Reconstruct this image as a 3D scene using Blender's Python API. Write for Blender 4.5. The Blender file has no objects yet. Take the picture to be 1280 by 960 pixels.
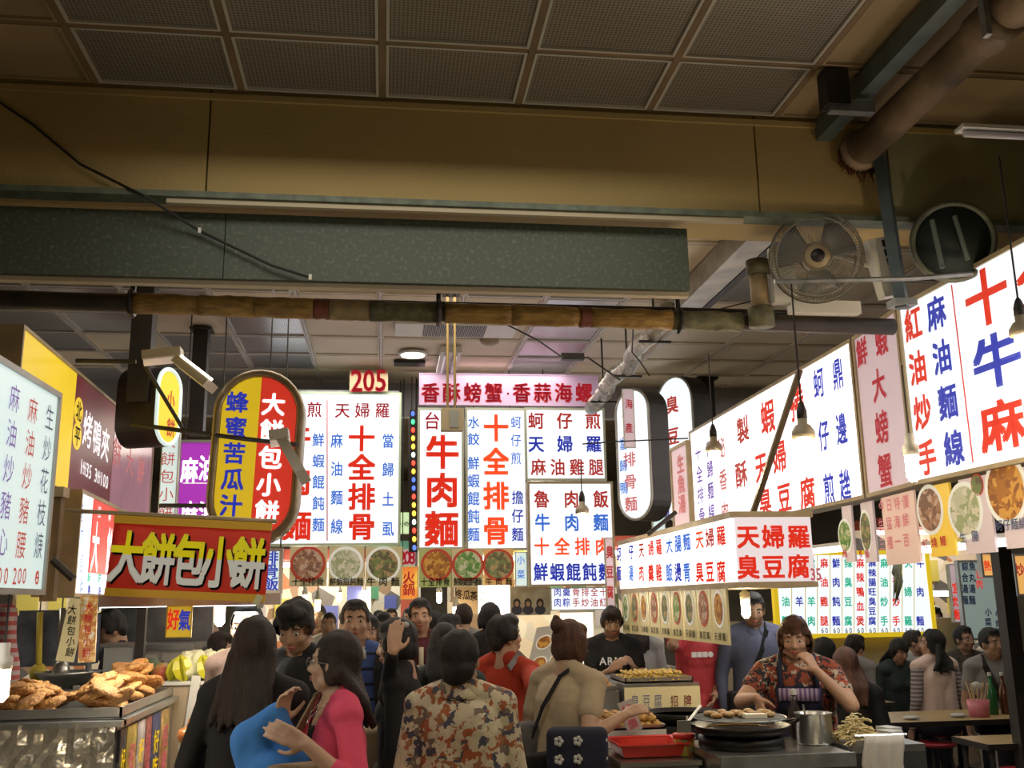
import bpy, bmesh, math, random
import numpy as np
from mathutils import Vector, Matrix
random.seed(7)
C = bpy.context.scene.collection
SC = bpy.context.scene
V = Vector

# ------------------------------------------------------------------ camera, world, light, exposure
FPX, CH = 1230.0, 1.65
def _axes(yaw, pitch, roll):
    f = V((math.sin(yaw)*math.cos(pitch), math.cos(yaw)*math.cos(pitch), math.sin(pitch)))
    r = V((math.cos(yaw), -math.sin(yaw), 0)); u = r.cross(f)
    c, s = math.cos(roll), math.sin(roll)
    return c*r+s*u, -s*r+c*u, f
RX, UX, FX = _axes(math.radians(7.46), math.radians(12.47), math.radians(-0.9))
cam_d = bpy.data.cameras.new('camera'); cam = bpy.data.objects.new('camera', cam_d); C.objects.link(cam)
cam_d.sensor_width = 36; cam_d.lens = 36*FPX/1280; cam_d.clip_start = 0.05; cam_d.clip_end = 200
_m = Matrix((RX, UX, -FX)).transposed().to_4x4(); _m.translation = V((0, 0, CH)); cam.matrix_world = _m
SC.camera = cam
SC.view_settings.view_transform = 'Standard'; SC.view_settings.look = 'None'
SC.view_settings.gamma = 1; SC.view_settings.exposure = 0.0
SC.cycles.use_denoising = True
SC.cycles.max_bounces = 6; SC.cycles.sample_clamp_indirect = 4
w = bpy.data.worlds.new('world'); SC.world = w; w.use_nodes = True
w.node_tree.nodes['Background'].inputs[0].default_value = (0.9, 0.75, 0.55, 1)
w.node_tree.nodes['Background'].inputs[1].default_value = 0.05

def lamp(kind, loc, power, color, size=0.5, size_y=None, rot=(0, 0, 0), spot=None):
    d = bpy.data.lights.new('lamp_light', kind); o = bpy.data.objects.new('lamp_light', d); C.objects.link(o)
    o.location = loc; o.rotation_euler = rot; d.energy = power; d.color = color
    if kind == 'AREA':
        d.size = size
        if size_y: d.shape = 'RECTANGLE'; d.size_y = size_y
    else:
        d.shadow_soft_size = size
    return o
# unseen hall lights overhead (near bay behind the viewer, aisle, seating), plus added fills
lamp('AREA', (0.3, -1.0, 3.6), 90, (1, 0.8, 0.52), 2.5, 1.5)
lamp('AREA', (0.2, 3.3, 3.5), 16, (1, 0.92, 0.8), 2.2, .4)  # added fill, no visible fixture: brightens the people in the near aisle
lamp('AREA', (0.0, 6.2, 3.74), 36, (1, 0.88, 0.72), 2.5, 1.2)
lamp('AREA', (0.4, 8.6, 3.74), 28, (1, 0.93, 0.82), 2.5, 0.6)
lamp('AREA', (5.0, 7.6, 3.7), 38, (1, 0.93, 0.82), 2.0, 2.0)
lamp('AREA', (0.4, 12.5, 3.7), 90, (1, 0.9, 0.75), 3.0, 3.0)
lamp('AREA', (-3.2, 6.6, 3.0), 22, (1, 0.9, 0.75), 1.2, 1.2)
lamp('AREA', (0.4, 1.6, 0.7), 7, (1, 0.78, 0.45), 1.0, 0.6, (math.radians(180), 0, 0))  # added upward fill near the floor, unseen, lifts beam and ceiling

# pixel (1280x960) -> world, on the plane Y = const or z = const
def ray(px, py):
    return FX + RX*((px-640)/FPX) + UX*((480-py)/FPX)
def P(px, py, Y):
    d = ray(px, py); return V((0, 0, CH)) + d*(Y/d.y)
def Z(px, py, z):
    d = ray(px, py); return V((0, 0, CH)) + d*((z-CH)/d.z)

# ------------------------------------------------------------------ materials
MATS = {}
def mat(name, col, rough=0.6, metal=0.0, emit=None, es=0.0, var=0.0, vscale=6.0, bump=0.0, bscale=40.0, stretch=None, col2=None, vdetail=4, trans=0.0, coat=0.0, sampling=None):
    if name in MATS: return MATS[name]
    m = bpy.data.materials.new(name); m.use_nodes = True; nt = m.node_tree; N = nt.nodes; L = nt.links
    b = N['Principled BSDF']
    b.inputs['Base Color'].default_value = (*col, 1); b.inputs['Roughness'].default_value = rough; b.inputs['Metallic'].default_value = metal
    if trans: b.inputs['Transmission Weight'].default_value = trans
    if coat: b.inputs['Coat Weight'].default_value = coat
    if es:
        b.inputs['Emission Color'].default_value = (*(emit or col), 1); b.inputs['Emission Strength'].default_value = es
    tc = N.new('ShaderNodeTexCoord'); mp = N.new('ShaderNodeMapping'); L.new(tc.outputs['Object'], mp.inputs[0])
    if stretch: mp.inputs['Scale'].default_value = stretch
    if var or col2:
        nz = N.new('ShaderNodeTexNoise'); nz.inputs['Scale'].default_value = vscale; nz.inputs['Detail'].default_value = vdetail
        L.new(mp.outputs[0], nz.inputs[0])
        cr = N.new('ShaderNodeValToRGB'); e = cr.color_ramp.elements
        c2 = col2 or tuple(max(0, c*(1-var)) for c in col)
        e[0].position = 0.35; e[0].color = (*c2, 1); e[1].position = 0.65; e[1].color = (*col, 1)
        L.new(nz.outputs[0], cr.inputs[0]); L.new(cr.outputs[0], b.inputs['Base Color'])
        if es and col2: L.new(cr.outputs[0], b.inputs['Emission Color'])
    if bump:
        n2 = N.new('ShaderNodeTexNoise'); n2.inputs['Scale'].default_value = bscale; L.new(mp.outputs[0], n2.inputs[0])
        bp = N.new('ShaderNodeBump'); bp.inputs['Strength'].default_value = bump; bp.inputs['Distance'].default_value = 0.02
        L.new(n2.outputs[0], bp.inputs['Height']); L.new(bp.outputs[0], b.inputs['Normal'])
    if sampling: m.cycles.emission_sampling = sampling
    MATS[name] = m; return m

def ramp_mat(name, kind, scale, stops, rough=0.8, stretch=(1, 1, 1), axis=None, interp='CONSTANT', es=0.0, bump=0.0):
    """voronoi / noise / stripes colour pattern printed or woven into a surface"""
    if name in MATS: return MATS[name]
    m = bpy.data.materials.new(name); m.use_nodes = True; nt = m.node_tree; N = nt.nodes; L = nt.links
    b = N['Principled BSDF']; b.inputs['Roughness'].default_value = rough
    tc = N.new('ShaderNodeTexCoord'); mp = N.new('ShaderNodeMapping'); L.new(tc.outputs['Object'], mp.inputs[0])
    mp.inputs['Scale'].default_value = stretch
    if kind == 'voronoi':
        nz0 = N.new('ShaderNodeTexNoise'); nz0.inputs['Scale'].default_value = scale*0.7; L.new(mp.outputs[0], nz0.inputs[0])
        mx = N.new('ShaderNodeMixRGB'); mx.inputs[0].default_value = 0.08; L.new(mp.outputs[0], mx.inputs[1]); L.new(nz0.outputs['Color'], mx.inputs[2])
        t = N.new('ShaderNodeTexVoronoi'); t.inputs['Scale'].default_value = scale; L.new(mx.outputs[0], t.inputs[0])
        sp = N.new('ShaderNodeSeparateColor'); L.new(t.outputs['Color'], sp.inputs[0]); out = sp.outputs[0]
    elif kind == 'noise':
        t = N.new('ShaderNodeTexNoise'); t.inputs['Scale'].default_value = scale; t.inputs['Detail'].default_value = 3; L.new(mp.outputs[0], t.inputs[0]); out = t.outputs[0]
    else:
        sx = N.new('ShaderNodeSeparateXYZ'); L.new(mp.outputs[0], sx.inputs[0])
        a = N.new('ShaderNodeMath'); a.operation = 'MULTIPLY'; a.inputs[1].default_value = scale; L.new(sx.outputs[axis], a.inputs[0])
        fr = N.new('ShaderNodeMath'); fr.operation = 'FRACT'; L.new(a.outputs[0], fr.inputs[0]); out = fr.outputs[0]
    cr = N.new('ShaderNodeValToRGB'); cr.color_ramp.interpolation = interp; e = cr.color_ramp.elements
    while len(e) < len(stops): e.new(0.5)
    for i, (p, c) in enumerate(stops): e[i].position = p; e[i].color = (*c, 1)
    L.new(out, cr.inputs[0]); L.new(cr.outputs[0], b.inputs['Base Color'])
    if es: L.new(cr.outputs[0], b.inputs['Emission Color']); b.inputs['Emission Strength'].default_value = es
    if bump:
        bp = N.new('ShaderNodeBump'); bp.inputs['Strength'].default_value = bump; bp.inputs['Distance'].default_value = 0.01
        L.new(out, bp.inputs['Height']); L.new(bp.outputs[0], b.inputs['Normal'])
    MATS[name] = m; return m

def perforated(name, col, dark, scale=70, rough=0.45, metal=0.3):
    m = bpy.data.materials.new(name); m.use_nodes = True; nt = m.node_tree; N = nt.nodes; L = nt.links
    b = N['Principled BSDF']; b.inputs['Roughness'].default_value = rough; b.inputs['Metallic'].default_value = metal
    tc = N.new('ShaderNodeTexCoord'); vm = N.new('ShaderNodeVectorMath'); vm.operation = 'SCALE'; vm.inputs['Scale'].default_value = scale
    L.new(tc.outputs['Object'], vm.inputs[0])
    fr = N.new('ShaderNodeVectorMath'); fr.operation = 'FRACTION'; L.new(vm.outputs[0], fr.inputs[0])
    sx = N.new('ShaderNodeSeparateXYZ'); L.new(fr.outputs[0], sx.inputs[0])
    cb = N.new('ShaderNodeCombineXYZ'); L.new(sx.outputs[0], cb.inputs[0]); L.new(sx.outputs[1], cb.inputs[1]); cb.inputs[2].default_value = 0.5
    ds = N.new('ShaderNodeVectorMath'); ds.operation = 'DISTANCE'; ds.inputs[1].default_value = (0.5, 0.5, 0.5); L.new(cb.outputs[0], ds.inputs[0])
    cr = N.new('ShaderNodeValToRGB'); e = cr.color_ramp.elements
    e[0].position = 0.26; e[0].color = (*dark, 1); e[1].position = 0.36; e[1].color = (*col, 1)
    L.new(ds.outputs['Value'], cr.inputs[0])
    nz = N.new('ShaderNodeTexNoise'); nz.inputs['Scale'].default_value = 1.1; L.new(tc.outputs['Object'], nz.inputs[0])
    mr = N.new('ShaderNodeMapRange'); mr.inputs[3].default_value = 0.7; mr.inputs[4].default_value = 1.15; L.new(nz.outputs[0], mr.inputs[0])
    mx = N.new('ShaderNodeVectorMath'); mx.operation = 'SCALE'; L.new(cr.outputs[0], mx.inputs[0]); L.new(mr.outputs[0], mx.inputs['Scale'])
    L.new(mx.outputs[0], b.inputs['Base Color'])
    MATS[name] = m; return m

# ------------------------------------------------------------------ geometry helpers
class MB:
    def __init__(s): s.v = []; s.f = []; s.mi = []
    def add(s, vs, fs, mi=0):
        n = len(s.v); s.v += [V(x) for x in vs]; s.f += [tuple(i+n for i in f) for f in fs]; s.mi += [mi]*len(fs); return s
    def box(s, c, d, M=None, mi=0):
        c = V(c); vs = []
        for z in (-.5, .5):
            for y in (-.5, .5):
                for x in (-.5, .5):
                    p = V((x*d[0], y*d[1], z*d[2])); vs.append(c + (M @ p if M else p))
        return s.add(vs, [(0, 2, 3, 1), (4, 5, 7, 6), (0, 1, 5, 4), (2, 6, 7, 3), (0, 4, 6, 2), (1, 3, 7, 5)], mi)
    def span(s, a, b, mi=0):
        a = V(a); b = V(b); return s.box((a+b)/2, [abs(q) for q in (b-a)], None, mi)
    def cone(s, a, b, ra, rb=None, n=12, caps=True, mi=0):
        a = V(a); b = V(b); rb = ra if rb is None else rb; d = (b-a).normalized()
        t = V((0, 0, 1)) if abs(d.z) < .9 else V((1, 0, 0)); x = d.cross(t).normalized(); y = d.cross(x)
        vs = [p + (x*math.cos(k*2*math.pi/n) + y*math.sin(k*2*math.pi/n))*r for p, r in ((a, ra), (b, rb)) for k in range(n)]
        fs = [(k, k+n, (k+1) % n+n, (k+1) % n) for k in range(n)]
        if caps: fs += [tuple(range(n)), tuple(range(2*n-1, n-1, -1))]
        return s.add(vs, fs, mi)
    def tube(s, pts, r, n=8, mi=0, closed=False):
        pts = [V(p) for p in pts]; k = len(pts); rs = r if isinstance(r, (list, tuple)) else [r]*k; vs = []; px = None
        for i, p in enumerate(pts):
            if closed: d = (pts[(i+1) % k]-pts[i-1]).normalized()
            else: d = (pts[min(i+1, k-1)]-pts[max(i-1, 0)]).normalized()
            if px is None:
                t = V((0, 0, 1)) if abs(d.z) < .9 else V((1, 0, 0)); x = d.cross(t).normalized()
            else: x = (px - d*px.dot(d)).normalized()
            px = x; y = d.cross(x)
            vs += [p + (x*math.cos(j*2*math.pi/n)+y*math.sin(j*2*math.pi/n))*rs[i] for j in range(n)]
        fs = []
        for i in range(k if closed else k-1):
            a = i*n; b = ((i+1) % k)*n
            fs += [(a+j, a+(j+1) % n, b+(j+1) % n, b+j) for j in range(n)]
        if not closed: fs += [tuple(range(n-1, -1, -1)), tuple(range((k-1)*n, k*n))]
        return s.add(vs, fs, mi)
    def lathe(s, prof, c=(0, 0, 0), M=None, n=20, mi=0):
        c = V(c); vs = []
        for r, z in prof:
            for k in range(n):
                p = V((r*math.cos(k*2*math.pi/n), r*math.sin(k*2*math.pi/n), z)); vs.append(c+(M @ p if M else p))
        fs = []
        for i in range(len(prof)-1):
            fs += [(i*n+k, i*n+(k+1) % n, (i+1)*n+(k+1) % n, (i+1)*n+k) for k in range(n)]
        if prof[0][0] > 1e-5: fs.append(tuple(range(n-1, -1, -1)))
        if prof[-1][0] > 1e-5: fs.append(tuple((len(prof)-1)*n+k for k in range(n)))
        return s.add(vs, fs, mi)
    def ell(s, c, r, M=None, n=14, m=9, mi=0, jit=0.0, rnd=None):
        c = V(c); vs = []
        r = (r, r, r) if isinstance(r, (int, float)) else r
        for i in range(m+1):
            th = math.pi*i/m
            for k in range(n if 0 < i < m else 1):
                ph = 2*math.pi*k/n
                p = V((r[0]*math.sin(th)*math.cos(ph), r[1]*math.sin(th)*math.sin(ph), r[2]*math.cos(th)))
                if jit: p *= 1+rnd.uniform(-jit, jit)
                vs.append(c+(M @ p if M else p))
        fs = [(0, 1+k, 1+(k+1) % n) for k in range(n)]
        for i in range(m-2):
            a = 1+i*n; b = a+n
            fs += [(a+k, b+k, b+(k+1) % n, a+(k+1) % n) for k in range(n)]
        a = 1+(m-2)*n; e = len(vs)-1
        fs += [(a+k, e, a+(k+1) % n) for k in range(n)]
        return s.add(vs, fs, mi)
    def prism(s, pts, depth, O, U, W, N, mi=0, top=True):
        """polygon (u,v) in the frame O,U,W extruded back along -N by depth"""
        n = len(pts); a = [O+U*u+W*v for u, v in pts]; b = [p-N*depth for p in a]
        fs = [tuple(range(n)), tuple(range(2*n-1, n-1, -1))]+[(k, k+n, (k+1) % n+n, (k+1) % n) for k in range(n)]
        return s.add(a+b, fs, mi)
    def build(s, name, m, parent=None, smooth=False):
        off = V((0, 0, 0))
        inv = None
        if parent is not None:
            mw = V((0, 0, 0)); o = parent
            M4 = Matrix.Identity(4); chain = []
            while o: chain.append(o); o = o.parent
            for o in reversed(chain): M4 = M4 @ o.matrix_basis
            inv = M4.inverted()
        me = bpy.data.meshes.new(name)
        vs = [tuple(inv @ v) for v in s.v] if inv is not None else [tuple(v) for v in s.v]
        me.from_pydata(vs, [], s.f)
        ms = m if isinstance(m, (list, tuple)) else [m]
        for q in ms: me.materials.append(q)
        if len(ms) > 1: me.polygons.foreach_set('material_index', s.mi)
        if smooth: me.polygons.foreach_set('use_smooth', [True]*len(me.polygons))
        o = bpy.data.objects.new(name, me); C.objects.link(o)
        if parent is not None: o.parent = parent
        return o

def tag(o, label=None, cat=None, group=None, kind=None):
    if label: o['label'] = label
    if cat: o['category'] = cat
    if group: o['group'] = group
    if kind: o['kind'] = kind
    return o
def thing(name, label, cat, loc=(0, 0, 0), group=None, rz=0.0):
    o = bpy.data.objects.new(name, None); C.objects.link(o); o.location = loc; o.rotation_euler = (0, 0, rz)
    o.empty_display_size = 0.1
    return tag(o, label, cat, group)
def struct(o): o['kind'] = 'structure'; return o

# glyphs: one mesh per character, from the built-in font
_tc = bpy.data.curves.new('glyph', 'FONT'); _to = bpy.data.objects.new('glyph', _tc); C.objects.link(_to)
_tc.resolution_u = 2
GL = {}
def glyph(ch, bold):
    k = (ch, bold)
    if bold and k not in GL:
        vs0, fs0 = glyph(ch, 0.0); vs = []; fs = []
        if bold > .06: sh = [(math.cos(a*math.pi/4)*.045, math.sin(a*math.pi/4)*.045) for a in range(8)]
        else: q = min(bold, .045)*.62; sh = [(q, q), (-q, q), (q, -q), (-q, -q)]
        for dx, dy in sh:
            n = len(vs); vs += [V((v.x+dx, v.y+dy, 0)) for v in vs0]; fs += [tuple(i+n for i in f) for f in fs0]
        GL[k] = (vs, fs)
    if k not in GL:
        _tc.body = ch
        dg = bpy.context.evaluated_depsgraph_get(); dg.update()
        me = bpy.data.meshes.new_from_object(_to.evaluated_get(dg))
        vs = [v.co.copy() for v in me.vertices]; fs = [tuple(p.vertices) for p in me.polygons]
        bpy.data.meshes.remove(me)
        if ord(ch) > 0x2000: vs = [V((v.x-0.5, v.y-0.377, 0)) for v in vs]
        elif vs:
            x0 = min(v.x for v in vs); x1 = max(v.x for v in vs); y0 = min(v.y for v in vs); y1 = max(v.y for v in vs)
            h = max(y1-y0, 0.3); vs = [V(((v.x-(x0+x1)/2)/h, (v.y-(y0+y1)/2)/h, 0)) for v in vs]
        GL[k] = (vs, fs)
    return GL[k]

class Frame:
    """a sign plane: O bottom-left, U to the right, W up, N to the viewer"""
    def __init__(s, O, U, wd, ht, W=V((0, 0, 1))):
        s.O = V(O); s.U = V(U).normalized(); s.W = V(W).normalized(); s.N = s.U.cross(s.W).normalized(); s.w = wd; s.h = ht
    def pt(s, u, v, n=0.0): return s.O+s.U*u+s.W*v+s.N*n
    def uv(s, px, py):
        d = ray(px, py); t = (s.O-V((0, 0, CH))).dot(s.N)/d.dot(s.N); p = V((0, 0, CH))+d*t-s.O
        return p.dot(s.U), p.dot(s.W)
def frame_y(x0, y0, x1, y1, Y, tilt=0.0):
    """facing sign at depth Y from its pixel corners (left,top)-(right,bottom)"""
    a = P((x0+x1)/2, y1, Y); b = P((x0+x1)/2, y0, Y); l = P(x0, (y0+y1)/2, Y); r = P(x1, (y0+y1)/2, Y)
    wd = r.x-l.x; ht = b.z-a.z; c = V(((l.x+r.x)/2, Y, (a.z+b.z)/2))
    U = V((math.cos(tilt), 0, math.sin(tilt))); W = V((-math.sin(tilt), 0, math.cos(tilt)))
    return Frame(c-U*wd/2-W*ht/2, U, wd, ht, W)
def frame_ab(A, B, zb, zt):
    A = V((A[0], A[1], zb)); B = V((B[0], B[1], zb)); return Frame(A, B-A, (B-A).length, zt-zb)

def run(text, p0, p1, w_, h_, col, bold=0.02):
    return (text, p0, p1, w_, h_, col, bold)
def lettering(fr, runs, parent, lift=0.004, kind='pix'):
    by = {}
    for text, p0, p1, w_, h_, col, bold in runs:
        a = fr.uv(*p0) if kind == 'pix' else p0; b = fr.uv(*p1) if kind == 'pix' else p1
        n = len(text)
        for i, ch in enumerate(text):
            t = i/(n-1) if n > 1 else 0.0
            u = a[0]+(b[0]-a[0])*t; v = a[1]+(b[1]-a[1])*t
            if ch == ' ': continue
            vs, fs = glyph(ch, bold)
            by.setdefault(col, MB()).add([fr.pt(u+q.x*w_, v+q.y*h_, lift) for q in vs], fs)
    for col, mb in by.items():
        o = mb.build('lettering', INK[col], parent); o['kind'] = 'stuff'
        if len(by) > 1: o['label'] = INKNAME[col]+' characters'
def lines(fr, segs, col, parent, wd=0.008, lift=0.003, name='dividing_line'):
    mb = MB()
    for p, q in segs:
        a = fr.uv(*p); b = fr.uv(*q); d = V((b[0]-a[0], b[1]-a[1])); nrm = V((-d.y, d.x)).normalized()*wd/2
        mb.add([fr.pt(a[0]+nrm.x, a[1]+nrm.y, lift), fr.pt(b[0]+nrm.x, b[1]+nrm.y, lift), fr.pt(b[0]-nrm.x, b[1]-nrm.y, lift), fr.pt(a[0]-nrm.x, a[1]-nrm.y, lift)], [(0, 1, 2, 3)])
    return mb.build(name, INK[col], parent)

def ink(name, col, es):
    return mat('ink_'+name, col, 0.5, 0, col, es, sampling='NONE')
INK = {'red': ink('red', (.48, .035, .015), .8), 'darkred': ink('darkred', (.36, .02, .03), .6), 'blue': ink('blue', (.04, .055, .38), .6),
       'lightblue': ink('lightblue', (.05, .16, .45), .75), 'green': ink('green', (.02, .42, .28), .6), 'purple': ink('purple', (.22, .12, .42), .35),
       'white': ink('white', (.9, .9, .9), .55), 'orange': ink('orange', (.55, .08, .02), .95), 'brownred': ink('brownred', (.4, .05, .035), .6),
       'black': ink('black', (.02, .02, .02), 0), 'paintwhite': ink('paintwhite', (.66, .64, .58), .2), 'yellow': ink('yellow', (.75, .6, .02), .35),
       'dullred': ink('dullred', (.45, .04, .05), .12), 'paleyellow': ink('paleyellow', (.66, .60, .03), .25), 'fadedred': ink('fadedred', (.55, .2, .2), .4), 'slate': ink('slate', (.12, .14, .25), .1)}
INKNAME = {'red': 'red', 'darkred': 'dark red', 'blue': 'blue', 'lightblue': 'light blue', 'green': 'green', 'purple': 'purple', 'white': 'white', 'orange': 'orange red',
           'brownred': 'brownish red', 'black': 'black', 'paintwhite': 'off-white', 'yellow': 'yellow', 'dullred': 'dull red', 'paleyellow': 'yellow', 'fadedred': 'faded red', 'slate': 'slate grey'}

def signboard(name, label, fr, face, frame_m, runs, depth=0.12, border=0.02, group=None, cat='sign', segs=None):
    """light box: face panel, four frame bars, a body behind, lettering"""
    t = thing(name, label, cat, fr.pt(fr.w/2, 0), group)
    b = border
    mb = MB(); R = Matrix((fr.U, fr.N, fr.W)).transposed()
    mb.box(fr.pt(fr.w/2, fr.h/2, -depth/2-.004), (fr.w-.004, depth, fr.h-.004), R); mb.build('housing', frame_m, t)
    MB().box(fr.pt(fr.w/2, fr.h/2, -.003), (fr.w-2*b, .006, fr.h-2*b), R).build('face', face, t)
    mb = MB()
    for (u0, v0, u1, v1) in ((0, 0, fr.w, b), (0, fr.h-b, fr.w, fr.h), (0, b, b, fr.h-b), (fr.w-b, b, fr.w, fr.h-b)):
        mb.box(fr.pt((u0+u1)/2, (v0+v1)/2, 0), (u1-u0, .02, v1-v0), R)
    mb.build('frame', frame_m, t)
    if runs: lettering(fr, runs, t)
    if segs:
        for s_, c_, w_ in segs: lines(fr, s_, c_, t, w_)
    return t

# persistent materials
alu = mat('aluminium_frame', (.42, .42, .4), .4, .5, var=.2)
tanframe = mat('tan_frame', (.45, .36, .22), .5, .1, var=.25)
darkmetal = mat('dark_painted_metal', (.035, .03, .028), .5, .3, var=.4)
steel = mat('stainless_steel', (.5, .5, .48), .28, .9, var=.15, bump=.05)
galv = mat('galvanised_metal', (.32, .34, .34), .45, .6, var=.35, vscale=12)
whitep = mat('white_painted_metal', (.6, .6, .56), .45, .0, var=.1)
plast = mat('white_plastic', (.6, .58, .52), .4)
litwhite = mat('backlit_white', (.4, .42, .44), .35, 0, (.86, .93, .98), .98)
litwarm = mat('backlit_bright_white', (.6, .6, .6), .4, 0, (.97, .96, .94), 1.5)
litsoft = mat('backlit_pale_green_white', (.45, .55, .55), .35, 0, (.72, .9, .88), .66)
litpink = mat('pale_lilac_panel', (.6, .48, .55), .4, 0, (.75, .6, .68), .32, var=.1, vscale=3)
litpink2 = mat('pale_pink_lit_panel', (.6, .45, .5), .4, 0, (.8, .62, .66), .35)
glow = mat('lamp_glow', (1, .9, .7), .4, 0, (1, .82, .5), 26)
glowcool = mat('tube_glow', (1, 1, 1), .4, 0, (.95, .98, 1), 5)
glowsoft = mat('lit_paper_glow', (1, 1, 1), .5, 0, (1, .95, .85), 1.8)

# ------------------------------------------------------------------ setting: shell, ceiling grid, beam
CZ = 3.79
m_ceilslab = mat('ceiling_board_dark', (.2, .16, .1), .9, var=.3)
m_tbar = mat('brown_ceiling_bar', (.25, .17, .09), .7, var=.3, vscale=3)
m_tbar2 = mat('pale_ceiling_bar', (.5, .48, .45), .5, var=.2)
m_white_edge = mat('white_tile_edge', (.5, .47, .4), .6)
m_perf = perforated('perforated_metal_tile', (.33, .30, .25), (.13, .115, .09), 62)
m_perf2 = perforated('perforated_silver_tile', (.5, .5, .52), (.2, .2, .21), 60, .3, .55)
m_plain = mat('stained_beige_board', (.42, .31, .17), .8, var=.3, vscale=1.5)
m_plain2 = mat('beige_board_far', (.6, .52, .4), .7, var=.12, vscale=1.5)
m_beam = mat('yellow_painted_plaster', (.44, .32, .125), .75, var=.14, vscale=1.3, bump=.15, bscale=60)
m_beam2 = mat('greenish_painted_plaster', (.32, .31, .17), .75, var=.25, vscale=1.5)
m_terr = ramp_mat('grey_green_speckled_panel', 'noise', 60, [(0, (.048, .062, .045)), (.55, (.065, .08, .058)), (.70, (.125, .14, .105))], .6, interp='LINEAR')
m_wall = mat('grimy_plaster_wall', (.35, .32, .27), .85, var=.35, vscale=1.2)
m_floor = mat('wet_grey_floor', (.16, .15, .14), .35, var=.35, vscale=2.0)

def slab(name, a, b, m):
    return struct(MB().span(a, b).build(name, m))
slab('floor', (-6, -4, -.1), (9, 18, 0), m_floor)
slab('wall_left', (-6.1, -4, 0), (-6, 18, 4), m_wall)
slab('wall_right', (9, -4, 0), (9.1, 18, 4), m_wall)
slab('wall_back', (-6, 18, 0), (9, 18.1, 4), m_wall)
slab('wall_rear', (-6, -4.1, 0), (9, -4, 4), m_wall)
ceil = struct(MB().span((-6, -4, CZ+.04), (9, 18, CZ+.12)).build('ceiling', m_ceilslab))

T = .592; X0 = -1.216
def tile_mesh(kind, wx, wy):
    mb = MB()
    e = .012
    mb.box((0, 0, .012), (wx-.03, wy-.03, .012), mi=0)
    for sx in (-1, 1): mb.box((sx*(wx/2-.015-e/2), 0, .003), (e, wy-.03, .018), mi=1)
    for sy in (-1, 1): mb.box((0, sy*(wy/2-.015-e/2), .003), (wx-.03, e, .018), mi=1)
    me = bpy.data.meshes.new('tile'); me.from_pydata([tuple(v) for v in mb.v], [], mb.f)
    a, b = {'perf': (m_perf, m_white_edge), 'plain': (m_plain, m_plain), 'perf2': (m_perf2, m_tbar2), 'plain2': (m_plain2, m_plain2)}[kind]
    me.materials.append(a); me.materials.append(b); me.polygons.foreach_set('material_index', mb.mi)
    return me
TM = {}
def tile(kind, cx, cy, wx=T, wy=T):
    k = (kind, round(wx, 3), round(wy, 3))
    if k not in TM: TM[k] = tile_mesh(*k)
    o = bpy.data.objects.new('tile', TM[k]); C.objects.link(o); o.location = (cx, cy, CZ); o.parent = ceil
# near bay
rows1 = [3.49-T*k for k in range(4)]
for j in range(-5, 13):
    xc = X0+T*(j+.5)
    kd = 'perf' if 0 <= j < 5 else 'plain'
    tile(kd, xc, (3.49+3.93)/2, T, .44)
    for k in range(3): tile(kd, xc, rows1[k]-T/2)
mb = MB()
for j in range(-5, 14): mb.box((X0+T*j, 2.6, CZ+.004), (.026, 2.7, .02))
for y in rows1: mb.box((X0+T*4, y, CZ+.006), (T*18, .026, .016))
struct(mb.build('ceiling_grid', m_tbar, ceil))
slab('ceiling_near_board', (-6, -4, CZ), (9, rows1[3]-.02, CZ+.03), m_plain)
# second bay
rnd = random.Random(3)
for j in range(-6, 15):
    xc = -.644+T*(j-.0)+.3-.592
    for k in range(9):
        yc = 4.36+T*(k+.5)
        perf = (xc < -.35 and k >= 3 and (k+j) % 4 != 0) or (.95 < xc < 1.6 and k >= 3) or (k == 3 and j % 3 == 0)
        tile('perf2' if perf else 'plain2', xc, yc)
mb = MB()
for j in range(-6, 16): mb.box((-.644+T*(j-.5)+.3-.592, 6.95, CZ+.002), (.022, 5.3, .022))
for k in range(10): mb.box((2, 4.36+T*k, CZ+.004), (T*21, .016, .016))
struct(mb.build('ceiling_grid', m_tbar2, ceil))
# beam, ledge, header panels
bm = struct(MB().span((-6, 3.96, 3.30), (9, 4.22, CZ+.03)).build('beam', m_beam))
xa = P(260, 190, 3.93).x; xb = P(947, 220, 3.93).x; xc_ = P(1112, 220, 3.93).x
for a, b, m in ((-6, xa, m_beam), (xa, xb, m_beam), (xb, xc_, m_beam), (xc_, 9, m_beam2)):
    MB().span((a+.004, 3.93, 3.31), (b-.004, 3.96, CZ)).build('panel', m, bm)
MB().span((-6, 3.915, 3.74), (9, 3.932, 3.765)).build('moulding', m_beam, bm)
led = struct(MB().span((-6, 3.89, 3.285), (9, 3.98, 3.31)).build('trim_1', mat('grey_green_ledge', (.14, .17, .12), .6, var=.4, vscale=20)))
struct(MB().span((-.9, 3.905, 3.262), (1.55, 3.93, 3.283)).build('trim_2', mat('cream_strip', (.42, .36, .24), .6)))
hx0 = P(281, 300, 4.0).x; hx1 = P(861, 320, 4.0).x
hd = struct(MB().span((-6, 4.02, 2.985), (hx1, 4.06, 3.27)).build('header', m_terr))
for a, b in ((-6, -2.9), (-2.9, hx0), (hx0, hx1)):
    MB().span((a+.002, 4.0, 2.975), (b-.002, 4.02, 3.262)).build('panel', m_terr, hd)
slab('trim_3', (-6, 4.03, 2.955), (hx1, 4.07, 2.975), m_plain2)
# bulkhead at the end of the second bay
slab('trim_4', (-6, 9.66, 3.46), (9, 9.78, CZ+.02), mat('grey_bulkhead', (.4, .4, .43), .5, .2, var=.2, vscale=2))

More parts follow.
